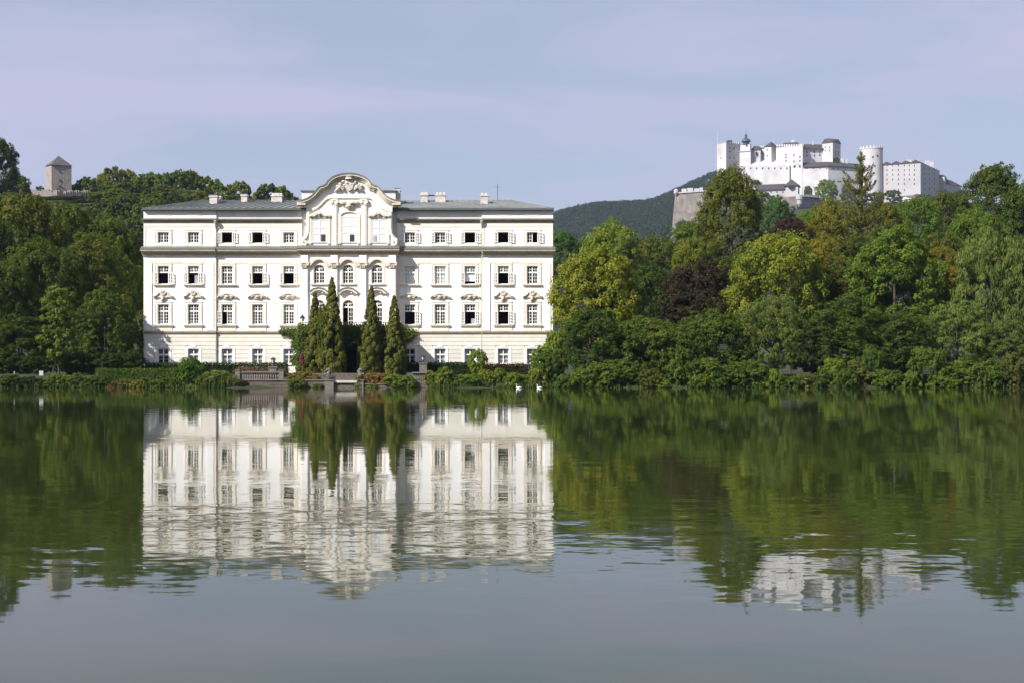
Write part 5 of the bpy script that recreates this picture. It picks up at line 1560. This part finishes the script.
for row, (Y, t0, step) in enumerate(((402, 196, 19), (378, 206, 18), (350, 220, 20), (320, 234, 22), (290, 250, 24), (262, 268, 26))):
    p = 24+row*3
    k = 0
    while p < (300 if row < 1 else (215 if row < 2 else 160)):
        zt = float(gz(PX(p, Y), Y))+rr.uniform(8.5, 11.5)
        tpp = HZ-(zt-CAMZ)*F/Y
        lim = np.interp(p, [0, 26, 32, 92, 98, 113, 190, 230, 300], [196, 196, 198, 197, 186, 182, 184, 194, 206])+row*6+rr.uniform(0, 6)
        tpp = max(tpp, lim)
        if not (row == 0 and 28 < p < 94): 
            BT(f'hillside tree left behind the palace, row {ORD[row]} down from the crest, {ORD[k]} from left', 'far', p, tpp, rr.uniform(24, 34)*410/Y, Y+rr.uniform(-7, 7), rr.choice([(.032, .050, .016), (.046, .068, .020), (.060, .074, .020)]), group=HG)
        p += step*rr.uniform(.85, 1.15); k += 1
for p, tp, w, Y, lab in ((47, 198, 17, 408, 'small bush under the left wall of the ruin'), (58, 196, 20, 407, 'dark bush hiding the foot of the hill tower'), (72, 198, 20, 408, 'green bush right below the hill tower'), (86, 194, 18, 412, 'bush at the right end of the ruin wall'), (36, 204, 18, 406, 'bush below the left end of the ruin wall'), (44, 196.5, 20, 403, 'rounded bush in front of the ruin, left of centre'), (54, 198.5, 22, 402, 'rounded bush in front of the ruin, at its middle'), (66, 197, 22, 403, 'rounded bush in front of the ruin, right of centre'), (78, 196, 22, 404, 'rounded bush in front of the ruin, near its right end'), (40, 186, 12, 430, 'small dark treetop peeping left of the stone tower'), (76, 184, 12, 432, 'small dark treetop peeping right of the stone tower')):
    BT(lab, 'far', p, tp, w, Y, (.042, .062, .018), group=HG)

# --- bushes about the fortress
FGR = 'trees on the fortress hill'
for p, tp, w, Y, c, lab in ((826, 179.5, 23, 1262, (.085, .11, .022), 'ball shaped green tree before the white fortress wall'), (808, 186, 10, 1258, DO, 'small dark bush left of the ball shaped tree'), (836, 157, 8, 1290, DO, 'tiny bush on the tall block of the fortress'),
     (847, 184, 14, 1255, (.06, .06, .03), 'brownish bush right of the ball shaped tree'), (756, 180, 14, 1268, DO, 'dark bush at the foot of the ring wall'), (764, 192, 22, 1200, MID, 'green tree below the long shed'), (894, 190, 18, 1250, DO, 'dark bush left below the barracks'), (922, 194, 20, 1250, MID, 'green bush under the barracks corner'), (940, 196, 18, 1262, DO, 'green bush under the end house'),
     (666, 224, 14, 1180, DK, 'dark tree left of the great bastion'), (684, 220, 22, 1180, DK, 'dark tree in front of the great bastion'), (702, 188, 14, 1232, DO, 'bush on top of the great bastion'), (860, 192, 20, 1240, DO, 'dark tree under the round tower'), (876, 192, 18, 1245, DO, 'dark tree right below the round tower'), (960, 190, 18, 1300, DK, 'dark tree closing the fortress at its right end')):
    BT(lab, 'shrub' if 'ball' in lab else 'far', p, tp, w, Y, c, group=FGR)
rr = random.Random(8)
V = []
def scatter(n, xr, yr, hr, q, seed):
    rng = np.random.default_rng(seed)
    X = rng.uniform(*xr, n); Y = rng.uniform(*yr, n); z = gz(X, Y); h = rng.uniform(*hr, n)
    d = sph(n*q, rng); d[:, 2] = np.abs(d[:, 2])*.95-.1
    R_ = np.repeat(h*.42, q)
    c = np.repeat(np.stack([X, Y, z+h*.55], 1), q, 0)
    P = c+d*(R_*rng.uniform(.75, 1.05, n*q))[:, None]*np.array([1, 1, 1.05])
    nn = d+np.array([0, 0, .2])+rng.normal(size=(n*q, 3))*.35
    return leaf_quads(P, nn, 2.3, 1.7, rng)
for nm, n, xr, yr, hr, q, seed, c in (('far_forest', 5200, (20, 330), (1560, 2230), (9, 14), 46, 5, (.028, .042, .017)), ('fortress_hill_forest', 1500, (60, 400), (860, 1120), (7, 11), 40, 6, (.040, .054, .020))):
    o = bpy.data.objects.new(nm, quad_mesh(nm, scatter(n, xr, yr, hr, q, seed), LEAF)); COL.objects.link(o); o.color = (*c, 1)
    tag(o, {'far_forest': 'dense far woodland covering the hill behind the trees', 'fortress_hill_forest': 'dense wood on the slope under the fortress'}[nm], 'forest', kind='stuff')

# ------------------------------------------------------------------ garden in front of the palace
rng = np.random.default_rng(77)
def leaf_box(x0, x1, y0, y1, z0, z1, n, L=.16, Wd=.1, bump=.08):
    s_ = rng.uniform(0, 1, n); P = np.stack([rng.uniform(x0, x1, n), rng.uniform(y0, y1, n), rng.uniform(z0, z1, n)], 1); Nn = np.zeros((n, 3))
    f_ = s_ < .55; P[f_, 1] = y0; Nn[f_, 1] = -1
    f_ = (s_ >= .55) & (s_ < .9); P[f_, 2] = z1; Nn[f_, 2] = 1
    f_ = s_ >= .9; P[f_, 0] = np.where(rng.uniform(size=f_.sum()) < .5, x0, x1)
    P += rng.normal(size=P.shape)*bump
    return leaf_quads(P, Nn+rng.normal(size=P.shape)*.55, L, Wd, rng)
def hedge(px0, px1, Y, top, bot, label, col, dens=1.0, dep=1.2):
    x0, x1 = PX(px0, Y), PX(px1, Y); z0, z1 = PZ(bot, Y), PZ(top, Y)
    n = int((x1-x0)*(z1-z0+dep)*210*dens)
    V = leaf_box(x0, x1, Y, Y+dep, z0, z1, n)
    core = np.array([[[x0+.15, Y+.12, z0], [x1-.15, Y+.12, z0], [x1-.15, Y+.12, z1-.12], [x0+.15, Y+.12, z1-.12]], [[x0+.15, Y+.12, z1-.12], [x1-.15, Y+.12, z1-.12], [x1-.15, Y+dep, z1-.12], [x0+.15, Y+dep, z1-.12]]])
    V = np.concatenate([V, core])
    c = np.array([(x0+x1)/2, Y, z0]); me_ = quad_mesh('hedge', V-c, LEAF)
    o = bpy.data.objects.new('hedge', me_); COL.objects.link(o); o.location = c; o.color = (*col, 1)
    return tag(o, label, 'hedge', 'hedges in the palace garden')
hedge(146, 286, 156.5, 363.5, 375, 'long dark clipped hedge along the left palace wall', (.030, .050, .014))
hedge(406, 482, 156.5, 363.2, 375, 'dark clipped hedge along the right palace wall', (.032, .054, .014))
hedge(482, 530, 156.8, 364.5, 375, 'reddish end of the hedge before the right wing', (.050, .042, .018))
hedge(96, 182, 146.4, 369.6, 384, 'sunlit light green hedge on the left bank', (.075, .115, .022))
# lawn and reeds at the water's edge
def blades(n, pxr, yr, hr, lean=.25, w=.05):
    X = PX(1, 144.5)*0+rng.uniform(*pxr, n); Y = rng.uniform(*yr, n)
    X = (X-512)*Y/F; z = np.maximum(gz(X, Y)-.1, -.1); h = rng.uniform(*hr, n)
    a = rng.uniform(0, 2*pi, n); dx, dy = np.cos(a), np.sin(a); l1, l2 = rng.normal(size=n)*lean, rng.normal(size=n)*lean
    B = np.stack([X, Y, z], 1); T_ = B+np.stack([l1*h, l2*h, h], 1); Md = B+np.stack([l1*h*.35, l2*h*.35, h*.6], 1); d = np.stack([dx*w, dy*w, 0*dx], 1)
    return np.stack([B-d*.6, Md-d, T_, Md+d], 1)
V = np.concatenate([blades(1300, (0, 236), (144.2, 146.4), (.25, .7)), blades(1100, (428, 560), (144.2, 145.8), (.25, .8)), blades(900, (545, 1024), (144.3, 145.4), (.15, .6), .4, .035), blades(900, (204, 236), (144.4, 146), (.6, 1.2))])
o = bpy.data.objects.new('reeds', quad_mesh('reeds', V, REEDM)); COL.objects.link(o); tag(o, 'reeds and tall grass fringing the pond', 'reeds', kind='stuff')

# terrace walls
def wall_obj(name, label, cat, m_=STONE): return empty(name, (0, 0, 0), label, cat)
T = empty('terrace_wall', (PX(285, 145), 145, 0), 'weathered grey stone wall with balustrade left of the landing', 'wall')
Yw = 145.0
mb = MB()
x0, x1 = PX(237, Yw), PX(332, Yw)
x = x0; rr = random.Random(2)
z = -.6
while z < .70:                      # coursed blocks with slightly uneven faces
    h = rr.uniform(.26, .34); x = x0
    while x < x1:
        w_ = rr.uniform(.5, 1.0); e_ = rr.uniform(0, .05)
        mb.box(x+.008, min(x+w_, x1)-.008, Yw-e_, Yw+.6, z+.008, min(z+h, .72)-.008); x += w_
    z += h
mb.box(x0, x1, Yw+.06, Yw+.62, -.6, .70); mb.build('masonry', STONE, T)
mb = MB(); mb.box(x0-.1, x1+.1, Yw-.12, Yw+.7, .725, .84); mb.build('coping', PALESTONE, T)
mb = MB(); mb.prism([(PX(279, 146.6), .845), (PX(289, 146.6), .845), (PX(279, 146.6), 1.62)], 'y', 146.4, 146.9); mb.build('ramp_wall', STONE, T)
xb0, xb1 = PX(240, 145.3), PX(279.4, 145.3)
mb = MB(); mb.box(xb0, xb1, Yw+.1, Yw+.5, 1.46, 1.60); mb.build('handrail', PALESTONE, T)
nb = 17
for k in range(nb):
    mb = MB(); x = xb0+(xb1-xb0)*(k+.5)/nb
    mb.lathe([(.09, .845), (.09, .90), (.05, .93), (.10, 1.08), (.055, 1.30), (.09, 1.40), (.09, 1.457)], (x, Yw+.3, 0), 8); mb.build('baluster', PALESTONE, T)
for x in (xb0-.2, xb1+.2):
    mb = MB(); mb.box(x-.22, x+.22, Yw+.05, Yw+.55, .843, 1.66); mb.box(x-.27, x+.27, Yw, Yw+.6, 1.663, 1.74); mb.build('pier', PALESTONE, T)
mb = MB(); mb.box(PX(236, 147.4), PX(330, 147.4), 146.95, 147.5, 0, 1.42); mb.build('back_wall', STONE, T)
V = []
for k in range(90):
    c = np.array([PX(rng.uniform(236, 284), 147), 147.0+rng.uniform(-.1, .5), 1.5+rng.uniform(0, .35)])
    V.append(leaf_quads(c+rng.normal(size=(26, 3))*.13, rng.normal(size=(26, 3))+np.array([0, -.5, .6]), .12, .08, rng))
V = np.concatenate(V)
for nm, sel, col in (('flower_leaves', slice(0, None, 2), (.06, .085, .025)), ('flower_row', slice(1, None, 2), (.30, .10, .12))):
    pass
fr_ = bpy.data.objects.new('flower_bed', quad_mesh('flower_bed', V[::2], LEAF)); COL.objects.link(fr_); fr_.color = (.06, .085, .025, 1); tag(fr_, 'row of small pink flowers above the stone balustrade', 'flower bed')
fp = bpy.data.objects.new('blossoms', quad_mesh('blossoms', V[1::2], FLOW)); COL.objects.link(fp); fp.color = (.26, .11, .10, 1); fp.parent = fr_

T = empty('terrace_wall', (PX(415, 145), 145, 0), 'weathered grey stone wall with balusters right of the landing', 'wall')
mb = MB(); x0, x1 = PX(361, Yw), PX(392, Yw); xa0, xa1 = PX(403, Yw), PX(428, Yw)
rr = random.Random(9); z = -.6
while z < .5:
    h = rr.uniform(.26, .34)
    for (p, q_, zt_) in ((x0, x1, .35), (xa0, xa1, .5)):
        x = p
        while x < q_:
            w_ = rr.uniform(.5, 1.0); e_ = rr.uniform(0, .06)
            if z < zt_: mb.box(x+.008, min(x+w_, q_)-.008, Yw-e_, Yw+.6, z+.008, min(z+h, zt_)-.008)
            x += w_
    z += h
mb.box(xa0+.3, PX(423, Yw), Yw+.25, Yw+.9, .5, 1.46)
mb.build('masonry', STONE, T)
mb = MB(); mb.box(x0-.05, x1+.05, Yw-.1, Yw+.7, .36, .46); mb.box(xa0-.05, xa1+.05, Yw-.1, Yw+.7, .503, .6); mb.build('coping', PALESTONE, T)
for k in range(7):
    mb = MB(); x = PX(413.5+k*1.9, Yw); mb.lathe([(.09, .604), (.09, .68), (.05, .72), (.1, .9), (.055, 1.2), (.09, 1.34), (.09, 1.40)], (x, Yw+.05, 0), 8); mb.build('baluster', PALESTONE, T)
mb = MB(); mb.box(PX(412, Yw), PX(427, Yw), Yw-.15, Yw+.24, 1.403, 1.53); mb.build('handrail', PALESTONE, T)

T = empty('landing_steps', (PX(344, 145), 145, 0), 'pale stone landing with dark steps up to the palace door', 'steps')
mb = MB(); mb.box(PX(333, 145), PX(357, 145), 144.7, 146.0, .52, .74); mb.build('landing', SLAB, T)
mb = MB()
for k in range(3): mb.box(PX(334, 145), PX(356.5, 145), 146.003+k*.38, 148.4, .30+k*.19, .30+(k+1)*.19+.37)
mb.box(PX(333.5, 145), PX(356.5, 145), 144.9, 145.95, -.6, .517); mb.build('step', STONE, T)
mb = MB(); mb.box(PX(331, 150), PX(360, 150), 148.403, 155.5, .9, 1.42); mb.build('walkway', STONE, T)

# seahorse statues on pedestals
def seahorse(px, Y, label, flip=1):
    T = empty('seahorse_statue', (PX(px, Y), Y, 0), label, 'statue', 'statues beside the landing')
    mb = MB(); x = PX(px, Y)
    mb.box(x-.42, x+.42, Y-.42, Y+.42, -.6, .72); mb.box(x-.5, x+.5, Y-.5, Y+.5, .723, .82); mb.build('pedestal', PALESTONE, T)
    mb = MB()
    P = [(-.35, .3, .95), (-.42, .1, 1.12), (-.22, 0, 1.0), (.0, -.02, 1.08), (.12, -.05, 1.3), (.06, -.1, 1.52), (-.02, -.12, 1.68), (.06, -.16, 1.80), (.22, -.18, 1.76), (.34, -.18, 1.66)]
    mb.tube([(x+flip*p[0], Y+p[1], p[2]-.02) for p in P], [.05, .10, .16, .24, .25, .17, .13, .14, .10, .06], 9)
    for s_ in (-1, 1): mb.tube([(x+flip*.15, Y-.05+s_*.12, 1.3), (x+flip*.42, Y-.05+s_*.15, 1.38), (x+flip*.46, Y-.05+s_*.15, 1.16)], [.1, .07, .04], 6)
    mb.tube([(x, Y-.12, 1.78), (x-flip*.12, Y-.1, 1.6), (x-flip*.14, Y-.06, 1.36)], [.05, .1, .06], 6)
    mb.build('horse_figure', PALESTONE, T, smooth=True)
seahorse(329.6, 145.0, 'grey stone seahorse statue left of the landing', -1)
seahorse(359.4, 145.2, 'grey stone seahorse statue right of the landing, half overgrown', 1)

# lanterns
def lantern(px, Y, zb, zt, label, m_, pier_top=None, scale=1.0):
    """stone pier with an iron lantern on it"""
    x = PX(px, Y)
    T = empty('lantern', (x, Y, zb), label, 'lantern', 'garden lanterns')
    if pier_top is not None:
        mb = MB(); mb.box(x-.36, x+.36, Y-.36, Y+.36, zb, pier_top-.12); mb.box(x-.44, x+.44, Y-.44, Y+.44, pier_top-.117, pier_top); mb.build('pier', PALESTONE, T)
        b0 = pier_top+.003
    else:
        b0 = zb
    H_ = zt-b0
    mb = MB()
    mb.lathe([(.16, 0), (.07, .06*H_), (.05, .28*H_), (.13, .32*H_), (.13, .35*H_)], (x, Y, b0), 8)
    for k in range(6):
        a = 2*pi*(k+.5)/6; mb.tube([(x+.13*cos(a), Y+.13*sin(a), b0+.34*H_), (x+.24*cos(a), Y+.24*sin(a), b0+.74*H_)], .014, 4)
    mb.lathe([(.29, .74*H_), (.30, .77*H_), (.12, .89*H_), (.05, .92*H_), (.06, .95*H_), (.01, H_)], (x, Y, b0), 6)
    mb.build('lantern_frame', m_, T)
    mb = MB(); mb.lathe([(.115, .355*H_), (.22, .735*H_)], (x, Y, b0), 6); mb.build('lantern_glass', LAMPG, T)
GRN = mat('dark_green_paint', (.02, .05, .035), .5, .1, 3)
lantern(273.2, 146.1, .5, PZ(356.6, 146.1), 'lantern with pale panes on a stone pier behind the balustrade', IRON, PZ(366.2, 146.1))
lantern(423.3, 150, 1.2, PZ(354.5, 150), 'dark green lantern on a stone pier beside the right thuja', GRN, PZ(362.3, 150))
lantern(302.4, 155.5, PZ(329.2, 155.6), PZ(313.8, 155.5), 'black lantern on the balcony pier left of the thujas', IRON)
lantern(146.6, 157.2, 1.2, PZ(358.5, 157.2), 'small dark lantern in the shade at the palace left corner', IRON, PZ(366.5, 157.2))

# folded red parasols
def parasol(px, Y, top, bot, label):
    x = PX(px, Y); z0, z1 = PZ(bot, Y), PZ(top, Y)
    T = empty('folded_parasol', (x, Y, 1.3), label, 'parasol', 'folded red parasols')
    mb = MB(); mb.tube([(x, Y, 1.2), (x, Y, z1+.06)], .03, 6); mb.build('pole', PALESTONE, T)
    mb = MB(); h = z1-z0; n = 14; b_ = []
    for i, (r, z) in enumerate([(.03, h), (.10, h*.92), (.17, h*.6), (.13, h*.42), (.21, h*.12), (.19, 0)]):
        for k in range(n):
            a = 2*pi*k/n; q = r*(1+.22*(1 if k % 2 else -1)*(i > 0)); mb.v.append((x+q*cos(a), Y+q*sin(a), z0+z))
    for i in range(5):
        for k in range(n): mb.f.append((i*n+k, i*n+(k+1) % n, (i+1)*n+(k+1) % n, (i+1)*n+k))
    mb.build('canopy', RED, T)
parasol(302.3, 151.5, 352.3, 364.2, 'folded dark red parasol left of the ivy and thujas')
parasol(340.4, 154.6, 351.8, 361.2, 'folded red parasol in shade between the thuja pairs')
# blank white board and small white post at the left edge
T = empty('notice_board', (PX(41, 146.5), 146.5, .8), 'small blank white board standing on the dark left bank', 'notice board')
mb = MB(); mb.box(PX(39.3, 146.5), PX(43.3, 146.5), 146.45, 146.52, PZ(375.3, 146.5), PZ(370.6, 146.5)); mb.build('board', SLAB, T)
mb = MB(); mb.tube([(PX(41, 146.5), 146.55, .6), (PX(41, 146.5), 146.55, PZ(371, 146.5))], .04, 6); mb.build('post', BARK, T)
T = empty('garden_post', (PX(14.4, 146.5), 146.5, .8), 'thin pale post near the left edge of the bank', 'post')
mb = MB(); mb.tube([(PX(14.4, 146.5), 146.5, .6), (PX(14.4, 146.5), 146.5, PZ(371, 146.5))], [.07, .05], 7); mb.build('shaft', SLAB, T)

# thujas before the portico
TH = (.049, .055, .015)
for p, tp, w, Y, v, lab in ((332, 278.5, 31, 153.4, 0, 'tallest thuja, right one of the left pair'), (315, 293.5, 26, 153.9, 1, 'shorter thuja at the far left of the four'), (371.5, 288, 27, 153.4, 2, 'left thuja of the right pair before the portico'), (394, 296.5, 27, 153.6, 0, 'rightmost thuja, next to the green lantern')):
    tree('columnar_thuja', 'thuja', lab, 'thuja', p, tp, w*.93, Y, TH, 'thujas before the palace door', var=v)
SH('low thuja bush filling between the left thuja pair', 323, 305, 14, 153.2, (.058, .074, .018), 'shrub')
for p, tp, w, lab in ((306, 345, 22, 'round shrub at the foot of the left thujas'), (348, 349, 16, 'dark shrub at the left side of the doorway'), (384, 352, 22, 'shrub between the feet of the right thujas'), (408, 350, 18, 'shrub at the foot of the rightmost thuja')):
    pass

# ivy over the portico
V = []
def ivy_sheet(x0, x1, y, z0, z1, n, shape=None, yj=.16):
    X = rng.uniform(x0, x1, n); Z = rng.uniform(z0, z1, n)
    if shape is not None:
        kq = shape(X, Z); X, Z = X[kq], Z[kq]
    c = np.stack([X, y-.12+rng.normal(size=len(X))*yj*.4, Z], 1)
    P = np.repeat(c, 5, 0)+rng.normal(size=(len(c)*5, 3))*np.array([.16, yj, .16])
    return leaf_quads(P, np.array([0, -1, .35])+rng.normal(size=P.shape)*.5, .2, .15, rng, hang=np.array([0, 0, -.8]))
dx0, dx1 = PX(342.5, YP), PX(360.5, YP); dzt = PZ(341, YP)
def notdoor(X, Z): return ~((X > dx0+.25*np.sin(Z*5)) & (X < dx1+.2*np.sin(Z*6)) & (Z < dzt+.35*np.sin(X*5)-.25*np.cos(X*11)))
V.append(ivy_sheet(PX(298, YP), PX(404, YP), YP, 1.2, PZ(328.5, YP), 9500, notdoor, .22))
V.append(ivy_sheet(PX(303, YP), PX(400, YP), YP-.3, PZ(333, YP), PZ(326.8, YP), 1500, None, .2))
def ragl(X, Z): return (X > FX(297)-np.clip((Z-FZ(350))/(FZ(331)-FZ(350)), 0, 1)**3*S*16+.4*np.sin(Z*4))
V.append(ivy_sheet(FX(280), FX(303), Y0-.1, 2.4, FZ(330.8), 2200, ragl))
def ragr(X, Z): return (X < FX(403)+np.clip((Z-FZ(350))/(FZ(332)-FZ(350)), 0, 1)**2.2*S*15+.4*np.sin(Z*4))
V.append(ivy_sheet(FX(396), FX(419), Y0-.1, 2.4, FZ(330.8), 1600, ragr))
V = np.concatenate(V); c = np.array([PX(350, YP), YP, 1.2])
o = bpy.data.objects.new('ivy', quad_mesh('ivy', V-c, LEAF)); COL.objects.link(o); o.location = c; o.color = (.085, .12, .020, 1)
tag(o, 'dense green ivy draping the portico under the balcony', 'ivy')
tree('shrub', 'bush', 'small bright bush sprouting on the balcony under its lantern', 'bush', 301.5, 322, 9, 156.0, (.08, .11, .022), None, zb=PZ(331, 156))

# ------------------------------------------------------------------ swans
def swan(px, Y, label, s=1.0):
    x = PX(px, Y)
    T = empty('swan', (x, Y, 0), label, 'swan', 'swans on the pond')
    mb = MB()
    # body: loft along x, stern to the right, breast to the left, neck rising from the breast
    ring = [(.62, .20, .02, .02), (.52, .20, .07, .07), (.36, .16, .16, .14), (.12, .13, .22, .19), (-.12, .11, .22, .19), (-.32, .12, .17, .16), (-.43, .20, .11, .11), (-.45, .34, .07, .07), (-.41, .50, .05, .05), (-.40, .66, .045, .045), (-.43, .78, .045, .045), (-.50, .84, .055, .05), (-.58, .82, .045, .04), (-.63, .79, .025, .025)]
    n = 12; b_ = 0
    for i, (cx, cz, rw, rh) in enumerate(ring):
        nx_ = ring[min(i+1, len(ring)-1)]; pv = ring[max(i-1, 0)]
        dx_, dz_ = nx_[0]-pv[0], nx_[1]-pv[1]; L_ = sqrt(dx_*dx_+dz_*dz_); tx, tz_ = dx_/L_, dz_/L_
        for k in range(n):
            a = 2*pi*k/n; u = cos(a)*rw; v = sin(a)*rh
            mb.v.append((x+s*(cx-tz_*v), Y+s*u, s*(cz+tx*v)*1.0))
    for i in range(len(ring)-1):
        for k in range(n): mb.f.append((i*n+k, i*n+(k+1) % n, (i+1)*n+(k+1) % n, (i+1)*n+k))
    mb.f.append(tuple(range(n))); mb.f.append(tuple(range((len(ring)-1)*n, len(ring)*n)))
    mb.build('body', SWANW, T, smooth=True)
    for sd in (-1, 1):
        mb = MB(); mb.tube([(x-.25*s, Y+sd*.17*s, .2*s), (x-.05*s, Y+sd*.21*s, .29*s), (x+.25*s, Y+sd*.17*s, .31*s), (x+.6*s, Y+sd*.06*s, .30*s)], [.05*s, .12*s, .10*s, .015*s], 8); mb.build('wing', SWANW, T, smooth=True)
    mb = MB(); mb.tube([(x-.615*s, Y, .795*s), (x-.69*s, Y, .765*s), (x-.76*s, Y, .745*s)], [.03*s, .024*s, .008*s], 7); mb.build('beak', BEAK, T)
swan(519, 141.2, 'white swan with upright neck, farther from the right bank', .48)
swan(539.5, 141.2, 'white swan close to the overhanging right bank', .46)

# ------------------------------------------------------------------ air
hm, t, out = new_mat('haze_air')
pv = N(t, 'ShaderNodeVolumePrincipled')
pv.inputs['Color'].default_value = (0.62, 0.76, 1.0, 1)
pv.inputs['Density'].default_value = 0.00007
pv.inputs['Anisotropy'].default_value = 0.2
t.links.new(pv.outputs[0], out.inputs['Volume'])
HAZE = True
if HAZE:
    mb = MB(); mb.box(-3500, 3500, -900, 3800, -3.0, 330)
    hz = mb.build('haze', hm); tag(hz, kind='stuff')
